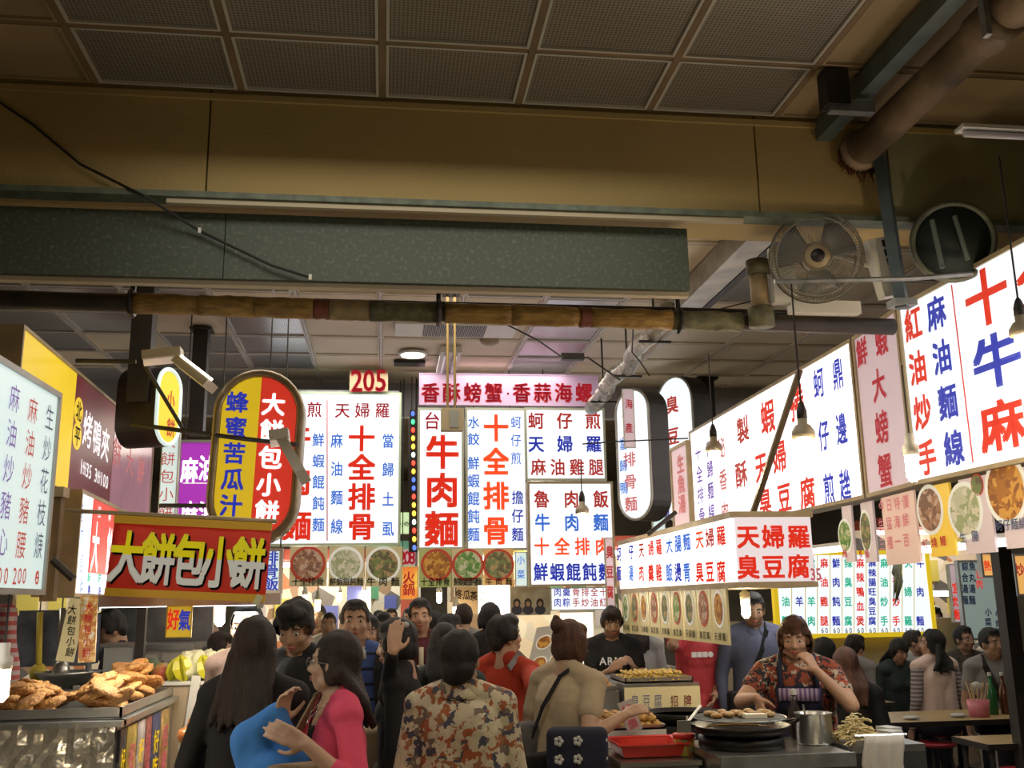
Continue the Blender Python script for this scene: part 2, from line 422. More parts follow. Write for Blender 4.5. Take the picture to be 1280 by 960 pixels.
# ------------------------------------------------------------------ pipes and things overhead
m_pipe = mat('dark_brown_pipe', (.06, .045, .03), .5, .2, var=.4, vscale=8)
m_tape = mat('yellow_pipe_wrap', (.40, .24, .06), .55, col2=(.22, .12, .03), vscale=14, bump=.4, bscale=30, stretch=(1, 1, 3))
m_tape2 = mat('olive_pipe_wrap', (.16, .15, .08), .6, var=.5, vscale=20, bump=.4)
m_tape3 = mat('maroon_pipe_wrap', (.18, .05, .03), .6)
m_tape4 = mat('tan_pipe_wrap', (.36, .26, .13), .6, var=.4, vscale=16)
pz = lambda x: 2.955-.01*(x+1.65)
pipe = thing('overhead_pipe', 'long horizontal pipe wrapped in yellow tape under the grey speckled panel', 'pipe', (0, 4.3, 2.94))
MB().cone((-5.5, 4.3, pz(-5.5)), (2.42, 4.3, pz(2.42)), .040, n=16).build('pipe_core', m_pipe, pipe, True)
xs = [(163, 250, m_tape), (250, 318, m_tape), (318, 392, m_tape), (392, 412, m_tape3), (412, 463, m_tape4), (463, 546, m_tape2), (556, 640, m_tape), (640, 724, m_tape), (724, 738, m_tape3), (738, 838, m_tape), (838, 925, m_tape2)]
for a, b, m in xs:
    xa_, xb_ = P(a, 385, 4.3).x, P(b, 385, 4.3).x
    n = 6; pts = [(xa_+(xb_-xa_)*i/n, 4.3, pz(xa_+(xb_-xa_)*i/n)) for i in range(n+1)]
    MB().tube(pts, [.046+rnd.uniform(-.003, .004) for _ in pts], 14).build('wrap', m, pipe, True)
for px in (165, 548, 847):
    x = P(px, 385, 4.3).x
    MB().tube([(x, 4.3+.055*math.cos(t), pz(x)+.055*math.sin(t)) for t in [k*math.pi/6 for k in range(12)]], .012, 5, closed=True).cone((x, 4.3, pz(x)+.05), (x, 4.3, 3.28), .012, n=6).build('hanger', darkmetal, pipe)
tag(MB().cone((-5.5, 4.36, 3.005), (1.95, 4.36, 2.99), .016, n=8).build('thin_conduit', darkmetal), 'thin black conduit running just above the yellow wrapped pipe', 'pipe')
# vertical branch joining it at the right
xv = P(942, 350, 4.28).x
br = thing('branch_pipe', 'short upright brown pipe rising from the right end of the yellow wrapped pipe', 'pipe', (xv, 4.28, 2.94))
MB().cone((xv, 4.22, 2.9), (xv, 4.22, 3.2), .042, n=14).build('pipe_core', m_tape4, br, True)
MB().cone((xv, 4.22, 3.13), (xv, 4.22, 3.2), .055, n=14).cone((xv, 4.22, 2.88), (xv, 4.22, 2.97), .06, n=14).build('collar', m_tape2, br, True)
# heavy pipe at upper right with a hanger bracket
lp = thing('drain_pipe', 'fat grimy drain pipe running from the top right corner into the yellow beam', 'pipe', (2.1, 2.0, 3.6))
m_grime = mat('grimy_grey_pipe', (.30, .21, .13), .55, .1, var=.6, vscale=5, bump=.3, bscale=25)
MB().cone((2.12, 3.93, 3.62), (2.12, .2, 3.62), .075, n=20).build('pipe_core', m_grime, lp, True)
MB().cone((2.12, 3.93, 3.62), (2.12, 3.87, 3.62), .092, n=20).cone((2.12, 2.95, 3.62), (2.12, 2.8, 3.62), .088, n=20).build('coupling', m_grime, lp, True)
MB().span((2.0, 2.76, 3.7), (2.6, 2.8, 3.735)).span((2.0, 2.76, 3.5), (2.02, 2.79, 3.79)).span((2.22, 2.76, 3.5), (2.25, 2.79, 3.79)).build('bracket', galv, lp)
mb = MB()
r2 = random.Random(5)
for _ in range(26):
    a = r2.uniform(math.pi*.95, math.pi*2.05); p = V((2.12+.088*math.cos(a), 3.915, 3.62+.088*math.sin(a)))
    mb.tube([p, p+V((r2.uniform(-.02, .02), -.01, -.02)), p+V((r2.uniform(-.03, .03), -.015, -r2.uniform(.03, .07)))], [.007, .005, .002], 4)
mb.build('rust_crust', mat('dark_rust', (.09, .025, .012), .95), lp)
tag(MB().span((1.93, .2, 3.68), (2.0, 3.93, 3.77)).build('cable_duct', mat('blue_grey_duct', (.12, .15, .14), .5, .3, var=.4)), 'narrow blue grey duct running beside the fat drain pipe', 'duct')
b0 = P(1040, 88, 3.5)
bk = thing('ceiling_bracket', 'small dark L shaped bracket under the ceiling left of the drain pipe', 'bracket', b0)
MB().span((b0.x-.04, 3.48, 3.62), (b0.x+.06, 3.56, 3.78)).build('plate', darkmetal, bk); MB().span((b0.x-.02, 3.50, 3.60), (1.99, 3.54, 3.65)).build('arm', galv, bk)
# post by the fan
pp0 = P(1098, 185, 3.86); pp1 = P(1128, 385, 3.86)
pst = thing('hanging_post', 'blue grey steel post dropping from the drain pipe past the white fan', 'post', (pp0.x, 3.86, 3.0))
mb = MB(); d = (pp1-pp0); mb.tube([pp0, pp1], .034, 4).build('post_body', mat('blue_grey_steel', (.09, .12, .13), .5, .4, var=.4), pst)
MB().box(pp1+V((0, 0, .02)), (.1, .08, .03)).build('foot_plate', galv, pst)
# horizontal conduit
c0 = P(968, 352, 3.75); c1 = P(1140, 348, 3.75)
tag(MB().tube([c0, c1], .011, 8).tube([c1, P(1215, 342, 3.75)], .011, 8).build('lamp_conduit', galv), 'grey metal conduit crossing in front of the white wall fan', 'pipe')

def fan():
    c = P(1020, 322, 3.98); t = thing('wall_fan', 'dusty white caged fan hanging below the beam at upper right', 'fan', c)
    R = Matrix.Rotation(math.radians(-20), 3, 'Z') @ Matrix.Rotation(math.radians(102), 3, 'X')
    q = lambda x, y, z: c + R @ V((x, y, z))
    r = .205; cage = mat('dusty_white_wire', (.24, .22, .17), .6)
    for nm, zz, s in (('front_guard', .0, 1), ('rear_guard', 0, -1)):
        mb = MB()
        for rr, hh in ((r, 0), (r*.97, .022), (r*.85, .045), (r*.3, .062)):
            mb.tube([q(rr*math.cos(a), rr*math.sin(a), s*hh) for a in [k*2*math.pi/40 for k in range(40)]], .0035, 4, closed=True)
        for k in range(84):
            a = k*2*math.pi/84; mb.tube([q(r*math.cos(a), r*math.sin(a), 0), q(.97*r*math.cos(a), .97*r*math.sin(a), s*.022), q(.85*r*math.cos(a+.06), .85*r*math.sin(a+.06), s*.045), q(.28*r*math.cos(a+.3), .28*r*math.sin(a+.3), s*.062)], .0013, 3)
        mb.build(nm, cage, t)
    MB().lathe([(0, .085), (.035, .083), (.055, .07), (.058, .05)], c, R, 24).build('centre_badge', mat('tan_hub', (.35, .27, .16), .5), t, True)
    MB().lathe([(0, .0865), (.03, .0865), (.03, .08)], c, R, 20).build('centre_cap', darkmetal, t, True)
    blades = mat('translucent_grey_blade', (.16, .16, .15), .4)
    for k in range(3):
        a0 = k*2*math.pi/3
        vs = []
        for i in range(7):
            for rr in (.04, .11, .175):
                a = a0+i*.19*(1.1 if rr > .1 else .9); vs.append(q(rr*math.cos(a), rr*math.sin(a), .02-.006*i))
        fs = [(i*3+j, i*3+j+1, i*3+j+4, i*3+j+3) for i in range(6) for j in range(2)]
        o = MB().add(vs, fs).build('blade', blades, t, True); s = o.modifiers.new('s', 'SOLIDIFY'); s.thickness = .003
    MB().cone(q(0, 0, -.03), q(0, 0, -.16), .05, .045, 18).build('motor', plast, t, True)
    # white housing and wall bracket to the right, tilted
    a = P(1092, 300, 3.93); b = P(1112, 372, 3.93); d = (b-a)
    R2 = Matrix.Rotation(math.radians(-14), 3, 'Y')
    MB().box((a+b)/2, (.085, .06, .27), R2.transposed() if False else Matrix.Rotation(math.radians(-12), 3, 'Y')).build('wall_bracket', plast, t)
    mb = MB()
    for k in range(6): mb.box(a.lerp(b, .1+.16*k)+V((.022, -.033, 0)), (.012, .006, .03), Matrix.Rotation(math.radians(-12), 3, 'Y'))
    mb.build('bracket_slots', darkmetal, t)
    MB().tube([q(0, 0, -.12), q(.1, .02, -.13), (a+b)/2], .016, 8).build('arm', plast, t)
    MB().box(P(978, 345, 4.18), (.11, .05, .27)).box(P(1030, 385, 4.18), (.34, .05, .06)).build('back_board', plast, t)
fan()
def drum():
    c = P(1190, 303, 3.85); t = thing('exhaust_drum_fan', 'round dark ventilation drum with crossing struts behind the large right sign', 'fan', c)
    R = Matrix.Rotation(math.radians(-20), 3, 'Z') @ Matrix.Rotation(math.radians(100), 3, 'X')
    ring = [V(c)+R @ V((.170*math.cos(a), .170*math.sin(a), .02)) for a in [k*2*math.pi/36 for k in range(36)]]
    MB().tube(ring, .014, 8, closed=True).build('rim', mat('grey_green_rim', (.16, .17, .12), .5, .3, var=.3), t, True)
    MB().lathe([(.165, .02), (.165, -.06), (.0, -.06)], c, R, 36).build('drum_shell', mat('very_dark_green', (.012, .02, .018), .7), t, True)
    mb = MB()
    for (x0, y0, x1, y1) in ((1165, 275, 1178, 335), (1193, 270, 1210, 325)): mb.tube([P(x0, y0, 3.79), P(x1, y1, 3.79)], .011, 8)
    mb.build('strut', mat('dull_green_strut', (.14, .17, .15), .5, .3), t)
    MB().cone(V(c)+R @ V((0, 0, -.08)), V(c)+R @ V((0, 0, .0)), .05, .04, 14).build('motor', darkmetal, t, True)
drum()
# tube lamp fixture top right, not lit, with the cord of a bulb
f0 = P(1205, 163, 3.2); 
tl = thing('batten_lamp', 'unlit white batten lamp at the right edge below the drain pipe', 'lamp', f0)
MB().span((f0.x-.02, 3.17, f0.z), (f0.x+.5, 3.23, f0.z+.015)).build('housing', whitep, tl); MB().cone((f0.x, 3.2, f0.z-.014), (f0.x+.48, 3.2, f0.z-.014), .013, n=10).build('tube', mat('unlit_tube', (.55, .53, .6), .3), tl, True)

# second bay, under its ceiling
sx = Z(925, 315, 3.68)
dk = thing('silver_duct', 'grey metal duct along the ceiling left of the white wall fan', 'duct', (sx.x, 5.5, 3.66))
MB().span((sx.x-.08, 4.35, 3.63), (sx.x+.08, 6.9, 3.78)).build('duct_body', mat('pale_grey_duct', (.45, .43, .38), .4, .4, var=.4), dk); MB().span((sx.x+.09, 4.35, 3.63), (sx.x+.14, 6.9, 3.7)).build('side_rail', darkmetal, dk)
fd = [V((1.76+.02*math.sin(k*.9), 5.75+.135*k, 3.42-.008*k+.012*math.sin(k*1.3))) for k in range(19)]
fo = thing('flexible_foil_duct', 'crumpled silver foil duct hanging above the oval signs', 'duct', fd[9])
MB().tube(fd, [.062+(.008 if i % 2 else -.006) for i in range(19)], 12).build('foil_tube', mat('crumpled_foil', (.42, .38, .30), .35, .6, var=.6, vscale=9, bump=.8, bscale=30), fo, True)
mb = MB()
for p in (fd[3], fd[9], fd[15]): mb.cone(p+V((0, 0, .05)), (p.x, p.y, CZ-.005), .008, n=6).box(p+V((0, 0, -.065)), (.22, .02, .015))
mb.build('hanger', darkmetal, fo)
dl = Z(516, 441, CZ-.01)
t = thing('round_downlight', 'bright round downlight in the ceiling above the 205 panel', 'lamp', dl)
MB().lathe([(.10, 0), (.125, 0), (.125, -.018), (.10, -.022)], dl, None, 28).build('trim_ring', whitep, t, True); MB().lathe([(0, -.034), (.1, -.030), (.105, -.023)], dl, None, 28).build('diffuser', mat('downlight_glow', (1, 1, .95), .4, 0, (.85, 1, .8), 3), t)
vt = Z(512, 452, CZ-.005)
tag(MB().span((vt.x-.14, vt.y-.05, CZ-.03), (vt.x+.14, vt.y+.09, CZ-.002)).build('ceiling_vent', darkmetal), 'dark slotted vent behind the round downlight', 'vent')
ac0 = Z(494, 408, CZ-.03); ac1 = Z(648, 404, CZ-.03)
t = thing('ceiling_air_conditioner', 'white ceiling air conditioner with a slotted grille below the wrapped pipe', 'air conditioner', ac0)
MB().span((ac0.x, ac0.y-.15, CZ-.05), (ac1.x, ac0.y+.22, CZ-.004)).build('case', whitep, t)
mb = MB()
for k in range(34): mb.span((ac0.x+.22+k*.0145, ac0.y-.13, CZ-.056), (ac0.x+.227+k*.0145, ac0.y+.19, CZ-.05))
g = mb.build('grille', darkmetal, t)
sd = Z(612, 426, CZ-.02)
tag(MB().lathe([(0, -.045), (.04, -.04), (.075, -.02), (.08, .015)], sd, None, 20).build('smoke_detector', mat('tan_plastic', (.3, .25, .18), .5), None, True), 'round tan smoke detector on the ceiling right of the downlight', 'detector')
bt = Z(560, 452, CZ-.03)
t = thing('ceiling_batten', 'short white fluorescent batten on the ceiling behind the twin hanging rods', 'lamp', bt)
MB().span((bt.x-.09, bt.y-.45, CZ-.06), (bt.x+.09, bt.y+.4, CZ-.004)).build('housing', whitep, t)
MB().cone((bt.x-.04, bt.y-.42, CZ-.075), (bt.x-.04, bt.y+.38, CZ-.075), .014).cone((bt.x+.04, bt.y-.42, CZ-.075), (bt.x+.04, bt.y+.38, CZ-.075), .014).build('tube', mat('unlit_tube', (.55, .53, .6), .3), t)
# twin rods with a lantern-like box
b = P(565, 525, 6.6)
t = thing('hanging_exit_lamp', 'boxy emergency lamp hanging on twin brass rods in front of the beef noodle sign', 'lamp', b)
for dx in (-.02, .03): MB().cone((b.x+dx-.01, 6.6, b.z+.08), (b.x+dx-.01, 6.6, CZ-.005), .009, n=8).build('rod', mat('brass_rod', (.35, .25, .1), .4, .6), t)
MB().box(b, (.15, .1, .15)).build('case', mat('tan_lamp_case', (.4, .34, .22), .5), t); MB().box(b+V((.01, -.052, 0)), (.06, .006, .12)).build('lens', mat('grey_lens', (.3, .32, .3), .2), t)
MB().box((b.x, 6.6, CZ-.02), (.12, .1, .03)).build('ceiling_plate', darkmetal, t)
wr = [P(632, 405, 7.2), P(672, 425, 7.0), P(702, 446, 6.9), P(735, 447, 6.9), P(775, 475, 7.0)]
t = thing('ceiling_cable', 'black cable with a junction sagging across the ceiling right of the air conditioner', 'cable', wr[0])
MB().tube(wr, .007, 6).build('wire', darkmetal, t); MB().box(wr[2]+V((.08, 0, 0)), (.17, .05, .05)).build('junction', darkmetal, t)
# loose cable along the beam at left
wl = [P(-15, 118, 3.9), P(40, 155, 3.9), P(100, 205, 3.9), P(180, 245, 3.88), P(250, 289, 3.97), P(340, 332, 3.97), P(388, 347, 3.97)]
t = thing('loose_cable', 'thin black cable drooping across the yellow beam and grey panel at upper left', 'cable', wl[3])
MB().tube(wl, .006, 6).build('wire', darkmetal, t); mb = MB()
for p in (wl[4], wl[6], wl[0]): mb.box(p+V((0, -.008, 0)), (.012, .01, .022))
mb.build('clip', plast, t)

for k_, (pts_, lb_) in enumerate(((((822, 420), (845, 400), (905, 385), (958, 372)), 'thin grey wire running from the foil duct to the wall fan'), (((792, 395), (790, 440), (800, 452), (812, 470)), 'thin black wire dangling beside the foil duct'), (((728, 555), (770, 552), (860, 548)), 'thin wire stretched from the small central bulb to the oval signs'))):
    tag(MB().tube([P(x, y, 6.3 if k_ < 2 else 6.62) for x, y in pts_], .005, 5).build('electric_wire', darkmetal), lb_, 'wire')
# ---- posts and arms
def post(px, y0, y1, Y, wd, label, name='steel_post', zt=None, zb=None):
    x = P(px, (y0+y1)/2, Y).x; zt = CZ-.003 if zt is None else zt; zb = 0 if zb is None else zb
    t = thing(name, label, 'post', (x, Y, zb)); MB().span((x-wd/2, Y-wd/2, zb), (x+wd/2, Y+wd/2, zt)).build('post_body', darkmetal, t)
    MB().box((x, Y, zt-.02), (wd*1.5, wd*1.5, .02)).build('cap_plate', darkmetal, t); return t
post(174, 392, 600, 6.45, .13, 'dark square post hanging from the ceiling above the maroon sign end', zb=2.93)
post(248, 460, 540, 7.7, .11, 'dark square post hanging left of the red and yellow oval sign', zb=2.93)
post(880, 405, 520, 9.2, .14, 'dark square post beside the two white oval signs at right', zb=2.1)
post(1264, 700, 900, 6.0, .09, 'dark brown post standing at the right edge by the dining tables')
post(178, 735, 800, 6.3, .05, 'thin dark post at the back of the left food stall', zt=2.0)

def arm(pts, r, label, name='bracket_arm'):
    return tag(MB().tube(pts, r, 6).build(name, darkmetal), label, 'bracket')
arm([P(165, 530, 5.9), P(300, 548, 5.5), P(372, 556, 5.2)], .014, 'dark arm reaching across the oval sign to its clip lamp')
arm([P(200, 632, 6.0), P(268, 632, 5.9)], .014, 'short dark bar under the purple sign left of the oval sign')
arm([P(95, 451, 6.0), P(170, 452, 6.0)], .014, 'rusty bar joining the yellow sign to the dark post')
arm([P(180, 455, 5.95), P(228, 535, 5.9)], .012, 'slanting dark rod below the left clip lamp')
tag(MB().tube([P(1000, 462, 4.7), P(940, 645, 5.0)], .017, 6).build('bracket_arm', mat('bronze_pole', (.12, .085, .05), .45, .5)), 'slanting bronze pole from the right ceiling to the tempura sign box', 'bracket')
tag(MB().tube([P(845, 640, 5.7), P(810, 668, 5.7)], .014, 6).build('bracket_arm', darkmetal), 'short slanting strut above the long price board', 'bracket')

def cliplamp(a, b, c, Y, label, lit):
    """angled two-wing spot: fixture body a->b and wing b->c (pixels)"""
    A, B, C_ = P(*a, Y), P(*b, Y), P(*c, Y-.15)
    t = thing('clip_lamp', label, 'lamp', B)
    d = (B-A).normalized(); u = V((0, 0, 1)).cross(d).normalized(); w_ = d.cross(u)
    R = Matrix((d, u, w_)).transposed(); L = (B-A).length
    MB().box((A+B)/2+w_*.03, (L, .10, .05), R).build('housing', plast, t)
    MB().cone(A+w_*-.005, B+w_*-.005, .022, n=10).build('tube', mat('pinkish_tube', (.7, .58, .5), .3, 0, (.9, .72, .6), .35), t, True)
    d = (C_-B).normalized(); u = V((0, 1, 0)); w_ = d.cross(u).normalized(); u = w_.cross(d); R = Matrix((d, u, w_)).transposed(); L = (C_-B).length
    MB().box((B+C_)/2+w_*-.03, (L, .10, .05), R).build('wing', plast, t)
    if lit: MB().box((B+C_)/2+w_*-.0+V((0, -.055, 0)), (L*.95, .012, .014), R).build('glass_edge', mat('lamp_edge_glow', (1, .9, .8), .3, 0, (1, .85, .7), 3), t)
cliplamp((180, 452), (228, 447), (268, 478), 5.6, 'white clip lamp with a lit edge above the left of the oval sign', True)
cliplamp((338, 553), (362, 550), (386, 592), 4.95, 'grey clip lamp hanging in front of the oval sign right edge', False)
# stall posts light tubes
def tube(a, b, label, pw=0, r=.016):
    t = thing('fluorescent_tube_lamp', label, 'lamp', a); a = V(a); b = V(b)
    MB().cone(a, b, r, n=10).build('tube', glowcool, t, True); m = a.lerp(b, .5)
    d = (b-a).normalized(); u = V((0, 0, 1)); s_ = u.cross(d).normalized(); R = Matrix((d, s_, u)).transposed()
    MB().box(m+V((0, 0, r+.014)), ((b-a).length+.06, .06, .02), R).build('housing', whitep, t)
    for e in (a, b): MB().box(e, (.03, .035, .05), R).build('end_cap', whitep, t)
    if pw: l = lamp('AREA', tuple(m-V((0, 0, .04))), pw, (1, .97, .92), (b-a).length, .05, (0, 0, math.atan2(d.y, d.x))); l.parent = None
def bulb(px, py, Y, label, ztop=None, kind='shade', pw=7, r=.032, group=None):
    c = P(px, py, Y); t = thing('hanging_bulb', label, 'lamp', c)
    zt = ztop or CZ-.01
    if kind == 'shade':
        MB().ell(c, (r, r, r*1.15), None, 16, 10).build('glass_bulb', glow, t, True)
        MB().lathe([(.047, .018), (.046, .045), (.03, .07), (.02, .075), (.02, .1)], c, None, 20).build('socket', mat('dirty_white_socket', (.42, .36, .26), .45, var=.3), t, True)
        MB().lathe([(.021, .098), (.021, .13), (.012, .16), (.006, .17)], c, None, 10).build('socket_cap', darkmetal, t, True)
        z0 = .165
    else:
        mb = MB()
        for dx in (-.016, .016):
            mb.tube([c+V((dx, 0, .04)), c+V((dx, 0, -.05)), c+V((dx*.3, 0, -.062)), c+V((0, dx, -.062)), c+V((0, dx, .04))], .011, 8)
        mb.build('glass_bulb', glow, t, True)
        MB().lathe([(.03, .035), (.03, .07), (.018, .08), (.018, .12)], c, None, 16).build('socket', plast, t, True); z0 = .115
    MB().tube([c+V((0, 0, z0)), V((c.x, c.y, zt))], .004, 5).build('cord', darkmetal, t)
    if pw: l = lamp('POINT', c-V((0, 0, .09)), pw, (1, .80, .5), .04)
bulb(893, 568, 5.2, 'bulb hanging over the left half of the long right sign', 3.0)
bulb(1005, 553, 3.78, 'bulb with white socket hanging in front of the long shrimp and tempura sign', P(1000, 352, 3.75).z)
bulb(728, 645, 6.6, 'small bulb on a thin cord in front of the central menu signs', 2.55)
bulb(1279, 425, 3.4, 'bulb cut by the right edge in front of the biggest sign', f0.z)
bulb(932, 757, 5.6, 'glowing spiral bulb below the tempura sign box', 1.8, 'cfl', 8)
bulb(275, 766, 5.6, 'glowing bulb below the hanging red banner', 1.78, 'cfl', 8)
bulb(2, 850, 3.6, 'glowing bulb at the left edge beside the foil wrapped counter', 1.7, 'cfl', 6)
bulb(1140, 580, 3.6, 'bare bulb glaring in front of the pink giant crab sign', 2.55, 'cfl', 4, .02)
tube((-1.55, 2.6, 1.66), (-1.5, 3.55, 1.655), 'white fluorescent tube below the pale left menu sign', 8)
tube((2.62, 3.35, 1.86), (2.68, 4.75, 1.87), 'long fluorescent tube under the largest right sign', 8)
tube((2.75, 5.6, 1.93), (2.83, 7.2, 1.95), 'fluorescent tube behind the tempura box under the long sign', 8)
_a = P(1163, 742, 10.4); _b = P(1189, 742, 10.4); tube(tuple(_a), tuple(_b), 'short bright tube right of the yellow framed menu', 4, .03)

# ------------------------------------------------------------------ signs
m_yel = mat('backlit_yellow', (.7, .52, .02), .4, 0, (.8, .56, .02), .6)
m_redf = mat('backlit_red', (.6, .03, .02), .4, 0, (.66, .04, .02), .7)
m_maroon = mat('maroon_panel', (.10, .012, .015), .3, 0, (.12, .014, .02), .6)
m_maroon_glare = mat('maroon_glare_panel', (.35, .15, .2), .15, 0, (.5, .28, .34), .42, var=.4, vscale=3)
m_purple = mat('backlit_purple', (.3, .03, .4), .4, 0, (.33, .03, .4), .75)
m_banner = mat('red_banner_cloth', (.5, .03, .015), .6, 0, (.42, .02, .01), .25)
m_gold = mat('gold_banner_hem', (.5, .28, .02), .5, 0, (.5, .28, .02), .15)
m_lilac = mat('lilac_strip_panel', (.55, .38, .55), .5, 0, (.5, .36, .5), .16)
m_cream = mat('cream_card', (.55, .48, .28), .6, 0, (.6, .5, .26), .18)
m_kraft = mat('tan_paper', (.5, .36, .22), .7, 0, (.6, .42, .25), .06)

# centre left: main menu board
bf = P(500, 490, 9.0)
fr = frame_y(330, 490, 501, 682, 9.0)
signboard('menu_lightbox', 'white light box at centre left headed tempura, with large red herbal ribs lettering', fr, litwhite, mat('pale_green_frame', (.5, .62, .45), .4), [
    run('煎', (393, 512), (393, 512), .14, .15, 'darkred'), run('天婦羅', (428, 513), (478, 513), .14, .15, 'darkred'),
    run('麻油麵線', (421, 551), (421, 658), .11, .14, 'lightblue'), run('十全排骨', (452, 548), (452, 658), .25, .25, 'red', .045),
    run('當歸土虱', (485, 551), (485, 661), .11, .14, 'lightblue'), run('鮮蝦餛飩麵', (398, 550), (398, 656), .11, .13, 'lightblue'),
    run('牛肉麵', (371, 546), (371, 657), .26, .27, 'red', .045)], segs=[([((409, 500), (409, 676))], 'darkred', .009)])
# 205
fr = frame_y(437, 463, 485, 489, 8.95)
t = thing('number_plate_sign', 'tan paper sheet reading 205 above the centre left menu', 'sign', fr.pt(fr.w/2, 0))
MB().box(fr.pt(fr.w/2, fr.h/2, -.005), (fr.w, .01, fr.h)).build('sheet', m_kraft, t)
lettering(fr, [run('205', (446, 476), (476, 476), .155, .2, 'darkred', .06)], t)
struct(MB().span((-1.2, 9.1, 3.5), (.12, 9.6, 3.6)).build('trim_5', galv))

def pictures(name, label, fr, back, bowls, text, parent=None, cat='poster', txt_col='black', food=None, hang=False, border=True):
    t = thing(name, label, cat, fr.pt(fr.w/2, fr.h if hang else 0)); R = Matrix((fr.U, fr.N, fr.W)).transposed()
    MB().box(fr.pt(fr.w/2, fr.h/2, -.006), (fr.w, .012, fr.h), R).build('card', back, t)
    for i, (px, py, rr, rim, fm) in enumerate(bowls):
        u, v = fr.uv(px, py) if py is not None else px
        n = 28
        ring = [(u+rr[0]*math.cos(a), v+rr[1]*math.sin(a)) for a in [k*2*math.pi/n for k in range(n)]]
        inn = [(u+rr[0]*.84*math.cos(a), v+rr[1]*.84*math.sin(a)) for a in [k*2*math.pi/n for k in range(n)]]
        b = MB().add([fr.pt(*p, .003) for p in ring], [tuple(range(n))]).build('bowl_picture', rim, t)
        MB().add([fr.pt(*p, .005) for p in inn], [tuple(range(n))]).build('food_picture', fm, b)
    if text: lettering(fr, text, t, .006)
    return t
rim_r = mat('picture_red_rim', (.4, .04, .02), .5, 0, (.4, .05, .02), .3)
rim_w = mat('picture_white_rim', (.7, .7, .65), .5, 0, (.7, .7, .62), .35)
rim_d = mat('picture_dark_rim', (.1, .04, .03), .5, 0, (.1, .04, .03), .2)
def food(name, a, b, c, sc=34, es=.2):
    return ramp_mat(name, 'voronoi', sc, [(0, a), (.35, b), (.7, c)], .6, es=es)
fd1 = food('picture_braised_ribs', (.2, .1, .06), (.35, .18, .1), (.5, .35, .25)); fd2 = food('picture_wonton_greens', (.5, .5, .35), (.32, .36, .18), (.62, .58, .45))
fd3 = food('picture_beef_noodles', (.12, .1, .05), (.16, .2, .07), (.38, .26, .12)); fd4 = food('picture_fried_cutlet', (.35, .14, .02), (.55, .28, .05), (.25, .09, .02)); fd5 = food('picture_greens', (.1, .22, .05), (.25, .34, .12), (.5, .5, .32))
rr = .155
fr = frame_y(362, 683, 409, 733, 8.98)
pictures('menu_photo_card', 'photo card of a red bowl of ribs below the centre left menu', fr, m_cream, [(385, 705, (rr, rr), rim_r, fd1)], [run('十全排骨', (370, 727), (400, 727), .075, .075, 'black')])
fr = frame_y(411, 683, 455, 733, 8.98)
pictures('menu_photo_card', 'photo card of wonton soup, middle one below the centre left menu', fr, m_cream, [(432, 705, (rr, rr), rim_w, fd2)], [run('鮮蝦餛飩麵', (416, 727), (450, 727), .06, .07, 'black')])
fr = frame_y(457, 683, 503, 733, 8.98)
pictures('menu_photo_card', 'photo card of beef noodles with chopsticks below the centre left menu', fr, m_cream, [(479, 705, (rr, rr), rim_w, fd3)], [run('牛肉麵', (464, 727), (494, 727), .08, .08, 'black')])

# central group at right of the passage
alug = mat('grey_green_frame', (.42, .44, .34), .4)
fr = frame_y(522, 510, 580, 687, 8.8)
signboard('beef_noodle_lightbox', 'tall white light box with large red beef noodle characters at centre', fr, litwhite, alug, [
    run('台', (540, 526), (540, 526), .15, .17, 'darkred'), run('牛肉麵', (553, 565), (552, 661), .31, .32, 'red', .045)])
fr = frame_y(582, 510, 659, 688, 8.8)
signboard('herbal_ribs_lightbox', 'white light box with red herbal ribs column between two blue columns', fr, litwhite, alug, [
    run('水餃', (592, 528), (592, 549), .11, .12, 'lightblue'), run('鮮蝦餛飩麵', (592, 579), (592, 668), .11, .13, 'lightblue'),
    run('十全排骨', (620, 535), (620, 663), .24, .26, 'orange', .045), run('蚵仔煎', (645, 528), (645, 573), .1, .12, 'lightblue', .01),
    run('擔仔麵', (647, 622), (647, 668), .11, .13, 'blue')])
fr = frame_y(656, 510, 757, 601, 8.78)
signboard('snack_menu_lightbox', 'white light box with oyster omelette, tempura and sesame chicken rows at upper centre', fr, litwhite, alug, [
    run('蚵仔煎', (670, 526), (741, 526), .15, .16, 'brownred', .035), run('天婦羅', (670, 555), (742, 555), .15, .16, 'blue', .035),
    run('麻油雞腿', (673, 584), (745, 584), .14, .16, 'brownred', .03)])
fr = frame_y(660, 602, 768, 733, 8.6)
signboard('rice_menu_lightbox', 'white light box with braised pork rice rows behind the small hanging bulb', fr, litwhite, tanframe, [
    run('魯肉飯', (677, 624), (751, 624), .14, .16, 'brownred', .035), run('牛肉麵', (678, 653), (751, 653), .14, .16, 'lightblue', .035),
    run('十全排肉', (677, 683), (753, 683), .14, .16, 'orange', .035), run('鮮蝦餛飩麵', (676, 715), (757, 715), .13, .16, 'blue', .035)])
fr = frame_y(688, 734, 762, 763, 8.62)
signboard('small_menu_lightbox', 'low white sign with small red and blue rows under the braised pork rice sign', fr, litwhite, alug, [
    run('肉羹', (697, 740), (708, 740), .07, .08, 'blue'), run('骨排全十', (720, 740), (754, 740), .07, .08, 'brownred'),
    run('肉粽', (697, 753), (708, 753), .07, .08, 'blue'), run('手炒油紅', (720, 753), (754, 753), .07, .08, 'brownred')], depth=.05, border=.01)
fr = frame_y(524, 468, 748, 507, 8.82)
